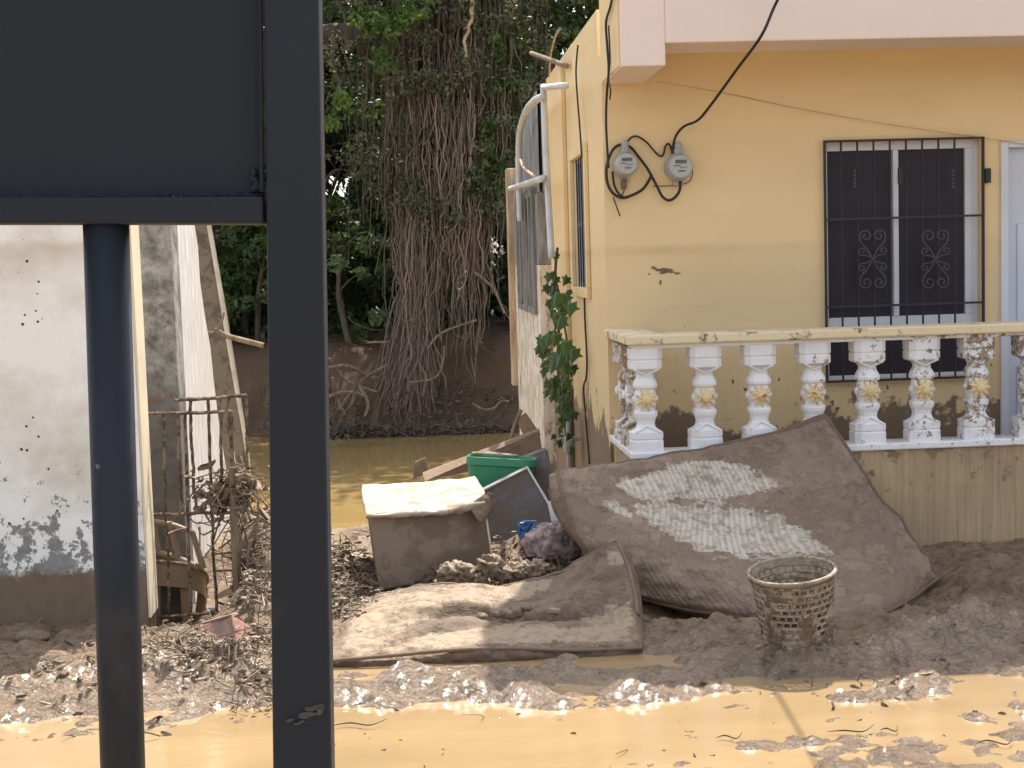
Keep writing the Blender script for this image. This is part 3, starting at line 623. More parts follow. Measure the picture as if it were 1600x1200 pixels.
# ------------------------------------------------------------------ old timber house beyond the yellow one
OX = 1.1
old = thing('timber_house', 'decaying timber and sheet metal house overhanging the river behind the yellow one', 'house', (OX, YE, 0))
YO = 15.7
b = MB(); b.box(OX, OX+.12, YE+.005, YO-.25, -1.2, 1.72); obj('board_wall', b, 'boards', old)
b = MB(); n = 40
vs = []; fs = []
for i in range(n+1):
    t = i/n; yy = YE+.01+(YO-.25-YE)*t; zt_ = 3.22-.10*t-(.55*max(0, (t-.55)/.45)**2)
    x = OX+.02+.012*math.sin(i*1.9); vs += [(x, yy, 2.35), (x, yy, zt_), (x+.03, yy, 2.35), (x+.03, yy, zt_)]
for i in range(n): fs += [(4*i, 4*i+1, 4*i+5, 4*i+4), (4*i+2, 4*i+6, 4*i+7, 4*i+3), (4*i+1, 4*i+3, 4*i+7, 4*i+5)]
b.add(vs, fs); obj('metal_sheet', b, 'sheet', old)
for y0, y1 in ((12.75, 13.55), (13.75, 14.7)):
    b = MB(); b.box(OX+.06, OX+.09, y0, y1, 1.35, 2.35); sh = obj('shutter', b, 'blackcloth', old)
    b = MB()
    for yy in (y0, (y0+y1)/2-.03, y1-.07): b.box(OX-.035, OX+.055, yy, yy+.07, 1.28, 2.4)
    b.box(OX-.03, OX+.05, y0+.07, y1-.07, 1.28, 1.34); b.box(OX-.03, OX+.05, y0+.07, y1-.07, 2.33, 2.4); obj('frame', b, 'oldwood', sh)
for yy in (13.57, 14.72):
    b = MB(); b.box(OX-.02, OX+.10, yy, yy+.16, 1.72, 2.36); obj('mullion', b, 'oldwood', old)
b = MB()
b.box(OX+.0, OX+.1, YE+.01, 12.74, 1.725, 2.34); obj('upper_wall', b, 'oldwood', old); b = MB(); b.box(OX+.001, OX+.1, 14.89, YO-.26, 1.725, 2.34); obj('upper_wall', b, 'oldwood', old)
b = MB(); b.box(OX-.06, OX+.14, YO-.24, YO-.02, .42, 2.75); obj('corner_post', b, 'orange', old, bevel=.01)
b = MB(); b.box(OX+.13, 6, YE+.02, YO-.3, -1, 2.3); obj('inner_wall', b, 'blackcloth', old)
pp = [(884, 133), (850, 136), (851, 165), (854, 260), (860, 360), (863, 402)]
cable([(884, 134), (866, 135), (849, 137)], .022, 'short horizontal white pipe at top corner of the timber house', X=1.03, mat='pipe', n=8, sm=1, name='drain_pipe', cat='pipe', group='pale pipes on the timber house')
cable([(849, 132), (851, 180), (854, 260), (858, 330), (862, 402)], .025, 'long upright white pipe in front of the timber house', X=1.03, mat='pipe', n=8, sm=4, name='drain_pipe', cat='pipe', group='pale pipes on the timber house')
cable([(849, 151), (838, 156), (825, 169), (816, 190), (811, 220), (811, 290), (813, 345)], .03, 'curved arching pipe on the outer edge of the timber house', X=1.01, mat='pipe', n=8, sm=5, name='drain_pipe', cat='pipe', group='pale pipes on the timber house')
cable([(797, 295), (822, 287), (850, 278)], .026, 'white pipe stub sticking out towards the river', X=.98, mat='pipe', n=8, sm=2, name='drain_pipe', cat='pipe', group='pale pipes on the timber house')
cable([(813, 250), (818, 262), (830, 272), (836, 277)], .012, 'yellowish hose curling under the arched pipe', X=.99, mat='orange', n=6, sm=5, name='hose', cat='hose')
cable([(830, 83), (855, 92), (885, 103)], .022, 'pale stick lying out over the roof edge', X=1.16, mat='pale', n=6, sm=3, name='stick', cat='stick')
cable([(858, 120), (860, 85), (868, 55), (875, 44)], .010, 'thin bare wire rising from the roof edge', X=1.2, mat='pale', n=5, sm=4, name='roof_wire', cat='wire')
# ivy
def ivy_leaf(b, c, s, out, tint):
    out = V(out).normalized(); u = (V((random.uniform(-.6, .6), random.uniform(-.6, .6), -1))); u = (u-out*u.dot(out)).normalized(); w_ = out.cross(u)
    sh = [(0, -.15), (.5, -.35), (.55, .1), (.95, .25), (.5, .45), (0, 1.15), (-.5, .45), (-.95, .25), (-.55, .1), (-.5, -.35)]
    vs = [c+out*.02]+[c+(w_*x*.55+u*y*.6)*s+out*(-.10*abs(x)*s) for x, y in sh]
    b.add(vs, [(0, i, i % 10+1) for i in range(1, 11)], tint)
iv = thing('climbing_vine', 'green leafy vine climbing the corner between yellow wall and timber house', 'vine', PX(880, 715, 1.1))
st = [(888, 715), (884, 660), (880, 600), (872, 540), (876, 480), (868, 430), (871, 388)]
sp = [PX(a, c, 1.14) for a, c in st]
b = MB(); b.tube(sp, .012, 6, 6); b.tube([PX(a, c, 1.13) for a, c in ((893, 715), (893, 640), (888, 590), (884, 520), (862, 430))], .009, 6, 6); obj('stem', b, 'root', iv)
b = MB()
LB = [(872, 400, 6, 3, .07), (863, 435, 14, 6, .10), (875, 470, 18, 14, .13), (865, 530, 22, 16, .14), (880, 570, 22, 16, .14), (872, 600, 20, 14, .14), (880, 625, 14, 9, .12), (884, 660, 10, 5, .09), (880, 690, 14, 6, .08), (846, 548, 5, 3, .09)]
for cx, cy, rr, n_, s in LB:
    for _ in range(int(n_*1.35)):
        c = PX(cx+random.gauss(0, rr*.5), cy+random.gauss(0, rr*.8), 1.1+random.uniform(-.10, .02)); ivy_leaf(b, c, s*random.uniform(.45, 1.2), (-.8, -1+random.uniform(-.4, .4), random.uniform(-.1, .7)), random.random())
obj('leaves', b, 'leafv', iv, attr='tint')
b = MB(); p = PX(889, 700, 1.1); b.lathe([(.02, -.3), (.02, -.04), (.035, -.03), (.045, .02), (.045, .06), (.03, .09), (.018, .1), (.018, .2)], p, (0, 0, 1), 12); b.box(p.x-.08, p.x+.08, p.y-.02, p.y+.02, p.z+.05, p.z+.08)
solo('water_valve', b, 'meter', 'grey metal valve at the foot of the vine', 'valve', bevel=.004)

# ------------------------------------------------------------------ left building
LX, LY = PY(218, 700, 7.24).x, 7.24
lw = thing('white_wall', 'stained white plaster wall with flaking paint on the left', 'wall', (LX, LY, 0))
b = MB(); b.box(-5.5, LX, LY, LY+.22, -.3, 2.22); obj('wall', b, 'lwall', lw, bevel=.01)
b = MB(); b.box(LX+.001, LX+.012, LY+.006, LY+.215, .02, 2.21); obj('end_face', b, 'cream', lw)
CX = PY(278, 600, 7.85).x
b = MB(); b.box(LX-.25, CX, 7.85, 8.1, -.3, 2.75); solo('concrete_column', b, 'col', 'mouldy grey concrete column behind the white wall', 'column', bevel=.012)
b = MB(); tp, bt = 8.5, 10.1; pts = [(CX-.004, 8.102, -.3), (CX-.004, bt+.1, -.5)]
for i in range(15):
    t = i/14; pts.append((CX-.004, bt+(tp-bt)*(t**.85)-.14*t+.08*fr((t*9, 0, 4), 1, 3), -.2+2.95*t))
pts.append((CX-.004, 8.102, 2.75))
b.prism(pts, (-.2, 0, 0)); solo('broken_wall', b, 'wside', 'sunlit white wall with a ragged slanting end', 'wall')
b = MB()
fq = [(340, 900), (384, 900), (387, 780), (383, 700), (350, 500), (322, 340), (318, 320), (275, 325), (300, 500)]
b.prism([PY(x, y, 10.35) for x, y in fq][::1], (0, .22, 0)); ls = solo('leaning_slab', b, 'slab', 'brown broken concrete slab leaning behind the sunlit white wall', 'concrete slab')
b = MB(); b.tube([PY(x, y, 10.34) for x, y in ((386, 890), (389, 780), (386, 705), (368, 600), (351, 500), (338, 420), (321, 325))], .016, 6, 3); obj('lit_edge', b, 'edge', ls)  # sunlit right edge of the slab, painted as a pale tube

# ------------------------------------------------------------------ rusty grille and what is behind it
GY = 7.52
gr = thing('iron_grille', 'rusty rebar grille gate hanging open at the end of the white wall', 'gate', PY(240, 965, GY))
def rebar(p, q, r, name): 
    b = MB(); n = 26; p, q = V(p), V(q)
    b.tube([p+(q-p)*i/n+V((fr((i*.3, p.x*9, p.z*5), 1, 2)*.008, 0, fr((i*.3, p.z*9, 2), 1, 2)*.006)) for i in range(n+1)], [r*(1+.22*(i % 2)) for i in range(n+1)], 6); obj(name, b, 'rust', gr)
for a, c in (((272, 626), (386, 617)), ((232, 646), (362, 643)), ((237, 804), (368, 800)), ((243, 964), (372, 955))): rebar(PY(*a, GY), PY(*c, GY), .009, 'rail')
for a, c in (((255, 645), (264, 962)), ((289, 645), (298, 958)), ((297, 622), (305, 800)), ((325, 620), (337, 956)), ((278, 645), (283, 803)), ((343, 620), (349, 800)), ((356, 619), (364, 735)), ((361, 643), (367, 955)), ((384, 618), (388, 735))): rebar(PY(*a, GY+.012), PY(*c, GY+.012), .008, 'bar')
b = MB(); b.tube([PY(362, 730, GY-.03), PY(367, 850, GY-.03), PY(375, 960, GY-.03)], [.018, .022, .028], 6, 4); solo('wooden_stake', b, 'pale', 'upright tan wooden stake beside the rusty grille', 'stake')
# chair
ch = thing('wooden_chair', 'overturned muddy wooden chair jammed behind the rusty grille', 'chair', PY(285, 1000, 7.85))
def Q(x, y, Y=7.68): return PY(x, y, Y)
b = MB()
for p, q, r in (((238, 815), (300, 832), .018), ((240, 862), (312, 888), .020)): b.tube([Q(*p), Q((p[0]+q[0])/2, (p[1]+q[1])/2-3), Q(*q)], r, 6, 4)
obj('back_rail', b, 'chair', ch, smooth=True)
for a, c in (((265, 815), (278, 868)), ((300, 830), (318, 888)), ((240, 812), (246, 860))):
    b = MB(); b.tube([Q(*a), Q(*c)], [.016, .020], 6); obj('back_slat', b, 'chair', ch)
# curved seat apron
vs = []; fs = []; n = 18
for i in range(n+1):
    t = i/n; px = 225+98*math.sin(t*math.pi/2*1.08); dy = 7.62+.36*(t**2.4); yy = 878+8*t+26*t**3
    p = PY(px, yy, dy); q = PY(px, yy+36, dy); vs += [p, q, p+V((-.02, .03, 0)), q+V((-.02, .03, 0))]
for i in range(n): fs += [(4*i, 4*i+1, 4*i+5, 4*i+4), (4*i+2, 4*i+6, 4*i+7, 4*i+3), (4*i, 4*i+4, 4*i+6, 4*i+2), (4*i+1, 4*i+3, 4*i+7, 4*i+5)]
b = MB(); b.add(vs, fs); obj('seat_apron', b, 'chair', ch)
b = MB(); b.tube([vs[4*i]+V((.004, -.004, .008)) for i in range(n+1)], .011, 6); obj('seat_edge', b, 'pale', ch)
b = MB(); top = [vs[4*i]+V((0, 0, -.006)) for i in range(n+1)]; b.prism(top+[top[-1]+V((-.35, .05, 0)), top[0]+V((0, .45, 0))], (0, 0, -.02)); obj('seat', b, 'chair', ch)
for a, c, Y in (((318, 915), (303, 1045), 7.9), ((290, 918), (295, 1035), 7.72), ((243, 915), (245, 1010), 7.68)):
    b = MB(); b.tube([Q(*a, Y), Q(*c, Y)], [.038, .028], 4); obj('leg', b, 'chair', ch, bevel=.004)
b = MB(); c = Q(262, 965, 8.15); b.blob(c, (.20, .12, .20), 3, .3, 2.5); solo('gap_shade_blob', b, 'blackcloth', 'dark blob filling the shaded gap below the overturned chair seat', 'shade blob', smooth=True)  # dark blob added as the shade in the gap under the seat
b = MB(); b.hexa([PY(*q) for q in ((315, 1010, 7.78), (362, 1000, 7.72), (358, 948, 7.9), (318, 950, 7.95))], [PY(*q) for q in ((315, 1005, 7.9), (362, 995, 7.85), (358, 944, 8.0), (318, 946, 8.05))]); solo('grey_board', b, 'panel', 'small grey-brown board standing behind the red box', 'board', bevel=.004)
rb = thing('red_box', 'open faded red box half buried in the mud heap', 'box', PY(355, 1022, 6.55))
b = MB(); A = [PY(*q)+V((0, 0, .05)) for q in ((312, 996, 6.50), (366, 1022, 6.37), (362, 980, 6.45), (313, 993, 6.55))]; b.prism(A, (.01, .02, .01)); obj('side_panel', b, 'red', rb)
b = MB(); A = [PY(*q)+V((0, 0, .05)) for q in ((369, 1024, 6.38), (396, 1026, 6.70), (395, 998, 6.75), (363, 980, 6.47))]; b.prism(A, (-.015, .01, .01)); obj('end_panel', b, 'red', rb, label='sunlit pink end panel')
b = MB(); b.tube([PY(313, 993, 6.53)+V((0, 0, .05)), PY(362, 979, 6.43)+V((0, 0, .05)), PY(369, 1022, 6.36)+V((0, 0, .05))], .007, 5, 1); obj('rim', b, 'pale', rb)
b = MB(); b.hexa([PY(*q) for q in ((336, 938, 7.8), (372, 922, 7.8), (368, 912, 7.8), (334, 930, 7.8))], [PY(*q) for q in ((336, 938, 7.86), (372, 922, 7.86), (368, 912, 7.86), (334, 930, 7.86))]); solo('white_lath', b, 'edge', 'short pale lath poking out beside the chair', 'lath', bevel=.003)
b = MB(); b.hexa([PY(*q) for q in ((228, 632, 7.8), (258, 625, 7.6), (258, 617, 7.6), (230, 622, 7.8))], [PY(*q) for q in ((228, 632, 7.84), (258, 625, 7.64), (258, 617, 7.64), (230, 622, 7.84))]); solo('broken_lath', b, 'wood', 'short brown wooden stub jutting from the grey column', 'lath', bevel=.003)
def twig(b, p, L, r, up=.2, bend=.3, k=0.):
    d = V((random.gauss(0, 1), random.gauss(0, .7), random.gauss(0, up))).normalized(); e = V((random.gauss(0, 1), random.gauss(0, 1), random.gauss(0, 1)))*bend*L
    b.tube([p-d*L/2, p+e*.3, p+d*L/2], [r, r, r*.5], 4, 3, k)
def flake(b, p, s, k=0.):
    """a bent leaf-like scrap"""
    a = V((random.gauss(0, 1), random.gauss(0, 1), random.gauss(0, .5))).normalized(); c = a.orthogonal(); c.rotate(Matrix.Rotation(random.uniform(0, 6.3), 3, a)); n_ = a.cross(c)
    vs = []
    for i in range(4):
        t = i/3-.5; w_ = .38*math.cos(t*2.4); q = p+a*t*s+n_*(s*.5*(t*t))*random.uniform(-1.3, 1.3); vs += [q-c*w_*s*.5, q+n_*.12*s, q+c*w_*s*.5]
    b.add(vs, [(3*i+j, 3*i+j+1, 3*i+j+4, 3*i+j+3) for i in range(3) for j in range(2)], k)
b = MB()
for _ in range(110):
    q = random.gauss(0, 1); p = PY(358+q*26, 768-q*8+random.gauss(0, 20)+abs(q)*8, GY+random.uniform(-.05, .07)); twig(b, p, random.uniform(.05, .24), random.uniform(.002, .006), .8, .9)
for _ in range(80): flake(b, PY(random.gauss(358, 26), random.gauss(768, 20), GY+random.uniform(-.07, .1)), random.uniform(.04, .11))
for _ in range(40): twig(b, PY(random.gauss(390, 14), random.gauss(850, 45), GY+random.uniform(0, .3)), random.uniform(.15, .5), random.uniform(.004, .010), 1.2, .4)
t_ = solo('debris_tangle', b, 'tangle', 'tangle of dead twigs and leaves caught on the rusty grille', 'debris')
cable([(335, 515, 9.9), (355, 525, 9.9), (385, 533, 9.8), (412, 540, 9.8)], .02, 'bare pale branch hooked over the broken wall', mat='pale', name='branch', cat='branch')
cable([(300, 505, 9.9), (330, 520, 9.9), (345, 505, 9.9), (350, 488, 9.9)], .008, 'thin curling twig beside the bare branch', mat='pale', name='twig', cat='twig')

# ------------------------------------------------------------------ curved slabs (mattresses, cloths)
def catgrid(C, nu, nv):
    rows = []
    for r in C:
        pts, _ = spline([V(p) for p in r], max(1, nu//(len(r)-1))); rows.append(pts)
    cols = [spline([rw[i] for rw in rows], max(1, nv//(len(C)-1)))[0] for i in range(len(rows[0]))]
    return [[cols[i][j] for i in range(len(cols))] for j in range(len(cols[0]))]
def slab(C, nu, nv, th, disp=None, mask=None, edge=.06, lift=.0, side=0):
    G = catgrid(C, nu, nv); nv_, nu_ = len(G), len(G[0]); b = MB(); b.uv = []
    N = []
    for j in range(nv_):
        N.append([])
        for i in range(nu_):
            du = G[j][min(i+1, nu_-1)]-G[j][max(i-1, 0)]; dv = G[min(j+1, nv_-1)][i]-G[max(j-1, 0)][i]; N[-1].append(dv.cross(du).normalized())
    top = []; Tp = []
    for j in range(nv_):
        for i in range(nu_):
            u, v = i/(nu_-1), j/(nv_-1); p = G[j][i]; d = disp(p, u, v) if disp else 0.
            e = min(u, 1-u)*2.0; e2 = min(v, 1-v)*1.4; dd = min(e, e2)
            d -= lift*(1-min(1, dd/edge))**2 if dd < edge else 0
            Tp.append(p+N[j][i]*d)
    kk = [mask(Tp[j*nu_+i], i/(nu_-1), j/(nv_-1)) if mask else 0. for j in range(nv_) for i in range(nu_)]
    n = nu_*nv_
    vs = list(Tp); uv = [(i/(nu_-1), j/(nv_-1)) for j in range(nv_) for i in range(nu_)]
    vs += [G[j][i]-N[j][i]*th for j in range(nv_) for i in range(nu_)]; uv += uv[:n]; kk += [0.]*n
    fs = [(j*nu_+i, (j+1)*nu_+i, (j+1)*nu_+i+1, j*nu_+i+1) for j in range(nv_-1) for i in range(nu_-1)]
    fs += [(n+j*nu_+i, n+j*nu_+i+1, n+(j+1)*nu_+i+1, n+(j+1)*nu_+i) for j in range(nv_-1) for i in range(nu_-1)]
    bd = [(0, i) for i in range(nu_)]+[(j, nu_-1) for j in range(1, nv_)]+[(nv_-1, i) for i in range(nu_-2, -1, -1)]+[(j, 0) for j in range(nv_-2, 0, -1)]
    cen = G[nv_//2][nu_//2]; m0 = len(vs)
    for (j, i) in bd:
        nn = N[j][i]; o = V((0, 0, 0))
        if i == 0: o -= (G[j][1]-G[j][0]).normalized()
        if i == nu_-1: o += (G[j][-1]-G[j][-2]).normalized()
        if j == 0: o -= (G[1][i]-G[0][i]).normalized()
        if j == nv_-1: o += (G[-1][i]-G[-2][i]).normalized()
        o.normalize(); vs.append(G[j][i]-nn*th*.5+o*th*.16); kk.append(0.); uv.append((i/(nu_-1), j/(nv_-1)))
    L = len(bd)
    for q in range(L):
        j, i = bd[q]; j2, i2 = bd[(q+1) % L]; a, a2 = j*nu_+i, j2*nu_+i2; m1, m2 = m0+q, m0+(q+1) % L
        fs += [(a, a2, m2, m1), (m1, m2, n+a2, n+a)]
    b.add(vs, fs, kk); b.uv = uv
    rim = [vs[j*nu_+i]+N[j][i]*.004 for j, i in bd]+[vs[bd[0][0]*nu_+bd[0][1]]]
    rim2 = [G[j][i]-N[j][i]*th for j, i in bd]; rim2.append(rim2[0])
    return b, rim, rim2
def inpoly(x, y, P):
    c = False; j = len(P)-1; dm = 1e9
    for i in range(len(P)):
        xi, yi = P[i]; xj, yj = P[j]
        if (yi > y) != (yj > y) and x < (xj-xi)*(y-yi)/(yj-yi)+xi: c = not c
        dx, dy = xj-xi, yj-yi; t = max(0, min(1, ((x-xi)*dx+(y-yi)*dy)/(dx*dx+dy*dy+1e-9))); dm = min(dm, math.hypot(x-xi-dx*t, y-yi-dy*t)); j = i
    return dm if c else -dm
# patches of bare fabric, drawn on the big mattress where the crust has slid off
P1 = [(965, 745), (1005, 738), (1080, 722), (1130, 715), (1185, 740), (1228, 760), (1170, 772), (1120, 780), (1060, 782), (1000, 778), (965, 760)]
P2 = [(985, 786), (1060, 784), (1140, 790), (1215, 800), (1260, 825), (1300, 865), (1230, 868), (1160, 872), (1100, 860), (1050, 835), (1010, 810)]
P3 = [(925, 765), (960, 775), (1000, 812), (985, 818), (945, 795)]
def mk_big(p, u, v):
    x, y = proj(p); d = max(inpoly(x, y, P1)/16, inpoly(x, y, P2)/20, inpoly(x, y, P3)/22-.35)
    return max(0., min(1., .5+.5*d))
BIG = [[(874, 728, 7.72), (1010, 712, 7.88), (1150, 687, 7.93), (1293, 649, 7.93)],
       [(882, 775, 7.58), (1050, 785, 7.62), (1190, 765, 7.68), (1352, 735, 7.82)],
       [(902, 845, 7.45), (1045, 872, 7.28), (1225, 858, 7.33), (1415, 818, 7.68)],
       [(950, 925, 7.36), (1100, 955, 7.08), (1335, 966, 6.86), (1472, 900, 7.52)]]
mt = thing('mattress', 'big double mattress caked in brown mud slumped against the porch balustrade', 'mattress', PZ(1200, 950, 0), 'muddy mattresses')
def d_big(p, u, v):
    x, y = proj(p); e = .026*fr(p*1, 3.2, 4)+.011*fr((p.x, p.y, p.z*1.6), 10, 4)
    k = mk_big(p, u, v); e -= .010*ss(.35, .65, k)
    e += .012*math.sin((x+y*2.2)/38.+3*fr(p, 2, 3))*.5
    return e
b, rim, rim2 = slab([[PY(*q) for q in r] for r in BIG], 150, 110, .21, d_big, mk_big, .1, .035)
mo = obj('mattress_body', b, 'matbig', mt, smooth=True)
b = MB(); b.tube(rim[::2]+[rim[-1]], .011, 6); obj('piping', b, 'piping', mo, smooth=True)
b = MB(); b.tube(rim2[::2]+[rim2[-1]], .011, 6); obj('piping', b, 'piping', mo, smooth=True)
FRONT = [(430, 1046, 6.3), (520, 1034, 6.28), (610, 1026, 6.27), (710, 1017, 6.27), (800, 1015, 6.27), (900, 1018, 6.27), (1004, 1014, 6.28)]
LOW = [[(430, 985, 7.25), (520, 952, 7.3), (610, 919, 7.3), (710, 906, 7.25), (800, 906, 7.2), (880, 884, 7.15), (963, 843, 7.05)],
       [(430, 1005, 6.95), (520, 975, 6.95), (610, 945, 6.95), (710, 932, 6.95), (800, 940, 6.95), (890, 925, 6.92), (985, 895, 6.85)],
       [(430, 1018, 6.7), (520, 1000, 6.7), (610, 975, 6.7), (710, 966, 6.7), (800, 968, 6.7), (900, 960, 6.7), (995, 950, 6.62)],
       [(430, 1032, 6.48), (520, 1015, 6.48), (610, 1000, 6.48), (710, 988, 6.48), (800, 988, 6.48), (900, 985, 6.48), (1001, 985, 6.42)],
       FRONT, [(x, y+36, Y+.012) for x, y, Y in FRONT]]
ML1 = [(530, 1010), (560, 940), (640, 915), (800, 910), (850, 918), (820, 935), (760, 945), (690, 950), (640, 985), (560, 1030)]  # flat mattress: paler patches for bare cloth and painted-in sunlit areas
ML2 = [(560, 1028), (660, 990), (780, 972), (900, 975), (985, 960), (990, 1005), (880, 1010), (740, 1008)]
ML3 = [(800, 912), (868, 898), (872, 908), (855, 925), (825, 928)]
ML4 = [(945, 858), (972, 855), (975, 880), (950, 885)]
ML5 = [(900, 965), (990, 930), (1000, 985), (930, 995)]
def mk_low(p, u, v):
    x, y = proj(p); d = max(inpoly(x, y, ML1)/22, inpoly(x, y, ML2)/14-.1, inpoly(x, y, ML3)/10, inpoly(x, y, ML4)/10, inpoly(x, y, ML5)/14-.3); return max(0., min(1., .5+.5*d))
def d_low(p, u, v):
    x, y = proj(p); v = min(1., v/.8); e = .028*fr(p, 2.6, 4)+.014*fr((p.x*.6, p.y*1.5, p.z), 9, 4)+.006*fr(p, 26, 3)
    e -= .055*math.exp(-((v-.47-.05*math.sin(u*9))/.05)**2)*ss(.2, .5, u)*ss(1., .75, u)      # crease along the middle
    e += .03*math.exp(-((v-.36)/.09)**2)*ss(.15, .5, u)*ss(.95, .7, u)
    e += .015*math.sin(v*30+u*14+4*fr(p, 2, 2))*math.exp(-((u-.45)/.18)**2)*ss(.3, .5, v)*ss(.75, .55, v)
    return e
mt = thing('mattress', 'thin muddy mattress lying flat in the mud with one corner curled up', 'mattress', PZ(760, 1040, 0), 'muddy mattresses')
b, rim, rim2 = slab([[PY(*q) for q in r] for r in LOW], 168, 96, .12, d_low, mk_low, .06, .02)
mo = obj('mattress_body', b, 'matlow', mt, smooth=True)
b = MB(); b.tube([PY(*q)+V((0, -.006, .006)) for q in FRONT], .010, 6, 6); obj('piping', b, 'piping', mo, smooth=True)
b = MB(); b.tube(rim[:len(rim)*2//5:2], .010, 6); obj('piping', b, 'piping', mo, smooth=True)
for i, (x, y, r, lb) in enumerate(((802, 957, .036, 'largest round mud lump in the crease of the flat mattress'), (780, 960, .024, 'small mud lump left of the largest on the flat mattress'), (822, 950, .020, 'small mud lump right of the largest on the flat mattress'), (865, 955, .022, 'mud lump near the curled corner of the flat mattress'), (752, 963, .020, 'mud lump farthest left in the mattress crease'))):
    b = MB(); b.blob(PY(x, y, 6.70), (r*1.5, r, r*.8), i, .5, 2, 14, 10); solo('mud_lump', b, 'clod', lb, 'mud lump', 'mud lumps on the flat mattress', smooth=True)

# ------------------------------------------------------------------ heap of furniture between the houses
def quadslab(name, q4, dvec, mat, label, cat, bevel=.006, **kw):
    b = MB(); b.hexa([PY(*q) for q in q4], [PY(*q)+V(dvec) for q in q4]); return solo(name, b, mat, label, cat, bevel=bevel, **kw)
bx = thing('muddy_cabinet', 'brown box-shaped cabinet with torn pale cloth over its top', 'cabinet', PY(680, 910, 7.75))
FB = [(592, 924, 7.70), (772, 892, 7.95), (756, 786, 7.95), (578, 806, 7.70)]; BB = [(584, 880, 8.25), (766, 860, 8.5), (738, 750, 8.45), (568, 762, 8.25)]
b = MB(); b.hexa([PY(*q) for q in FB], [PY(*q) for q in BB]); body = obj('body', b, 'box', bx, bevel=.012)
b = MB(); b.tube([PY(757, 790, 7.93), PY(772, 892, 7.93)], .006, 5); obj('edge_trim', b, 'edge', body)
TOP = [[(566, 757, 8.30), (620, 756, 8.34), (680, 752, 8.42), (742, 745, 8.5)], [(566, 775, 8.0), (625, 770, 8.06), (690, 768, 8.12), (756, 764, 8.2)], [(573, 803, 7.66), (630, 799, 7.74), (695, 795, 7.83), (757, 781, 7.90)], [(575, 809, 7.66), (631, 806, 7.74), (697, 803, 7.83), (760, 790, 7.91)]]
b, rim, _ = slab([[PY(*q) for q in r] for r in TOP], 66, 36, .02, lambda p, u, v: .012*fr((p.x*2, p.y*9, p.z*2), 2, 4)+.02*fr(p, 4, 3)*ss(.4, 1, u)+.006, None, .02, .004); obj('cloth_top', b, 'cover', bx, smooth=True)
FL = [[(728, 790, 7.86), (745, 780, 7.88), (763, 770, 7.92), (778, 776, 7.98)], [(738, 800, 7.86), (752, 802, 7.87), (765, 795, 7.92), (775, 790, 7.97)], [(746, 812, 7.87), (755, 815, 7.88), (762, 808, 7.92), (769, 800, 7.96)]]
b, rim, _ = slab([[PY(*q) for q in r] for r in FL], 30, 20, .008, lambda p, u, v: .022*fr(p, 7, 3), None, .02, 0); obj('cloth_flap', b, 'cov2', bx, smooth=True)
# green tub
c = PY(786, 712, 8.95); tb = thing('green_tub', 'green plastic tub propped among the wrecked furniture', 'tub', (c.x, 8.95, .2))
def rrect(w_, d_, r_, z, tilt=0., yo=0.): 
    o = []
    for sx, sy, a0 in ((1, -1, -90), (1, 1, 0), (-1, 1, 90), (-1, -1, 180)):
        for i in range(5):
            a = R(a0+90*i/4); x = sx*(w_/2-r_)+r_*math.cos(a); y = sy*(d_/2-r_)+r_*math.sin(a); o.append(V((x, y, z)))
    return o
def tub_at(p): q = Matrix.Rotation(R(-6), 3, 'Z') @ Matrix.Rotation(R(4.5), 3, 'Y') @ Matrix.Rotation(R(-4), 3, 'X') @ p; return V((c.x, 9.05, c.z-.02))+q
loops = [rrect(.36, .24, .05, -.36), rrect(.415, .29, .06, -.055), rrect(.44, .315, .07, -.05), rrect(.44, .315, .07, 0), rrect(.42, .295, .06, 0), rrect(.40, .275, .06, -.04), rrect(.34, .22, .05, -.345)]
b = MB(); n = 20; vs = [tub_at(p) for l in loops for p in l]; fs = [(i*n+j, i*n+(j+1) % n, (i+1)*n+(j+1) % n, (i+1)*n+j) for i in range(len(loops)-1) for j in range(n)]+[tuple(range(n-1, -1, -1)), tuple(range(len(vs)-n, len(vs)))]
b.add(vs, fs); obj('tub_body', b, 'green', tb, bevel=.003)
# mud on its rim
b = MB(); b.tube([tub_at(V((x, .145+.01*math.sin(x*40), .003))) for x in (-.2, -.1, 0, .1)], [.012, .018, .014, .006], 6, 4); obj('mud_smear', b, 'cover', tb)
# panel with white edge
pn = thing('edged_panel', 'dark grey furniture panel with a white edge leaning at an angle', 'panel', PY(820, 880, 8.5))
PQ = [(770, 925, 8.42), (902, 862, 8.42), (824, 731, 8.68), (692, 797, 8.68)]
b = MB(); b.hexa([PY(*q) for q in PQ], [PY(*q)+V((0, .035, .01)) for q in PQ]); pb = obj('board', b, 'panel', pn)
b = MB(); b.tube([PY(692, 797, 8.67), PY(824, 731, 8.67), PY(902, 862, 8.41)], .010, 6, 1); obj('white_edge', b, 'white', pn)
quadslab('upright_board', [(812, 815, 9.0), (878, 774, 9.0), (852, 702, 9.2), (800, 722, 9.2)], (0, .04, .01), 'panel', 'plain dark grey board standing behind the white-edged panel', 'board')
quadslab('wooden_board', [(664, 752, 9.5), (848, 712, 9.55), (843, 672, 9.6), (660, 742, 9.6)], (0, .05, .01), 'wood', 'long brown board slanting down from the timber house', 'board')
quadslab('wooden_board', [(822, 688, 9.9), (846, 680, 9.9), (822, 645, 10), (806, 655, 10)], (0, .05, 0), 'wood', 'short brown board end above the long slanting board', 'board')
quadslab('wooden_board', [(645, 748, 9.75), (672, 740, 9.75), (665, 714, 9.8), (648, 722, 9.8)], (0, .02, 0), 'wood', 'small dark board piece at the low end of slanting board', 'board')
cable([(798, 690, 9.7), (803, 668, 9.7), (808, 655, 9.7), (814, 640, 9.7)], .014, 'frayed grey rope hanging by the timber house corner', mat='pale', name='rope', cat='rope')
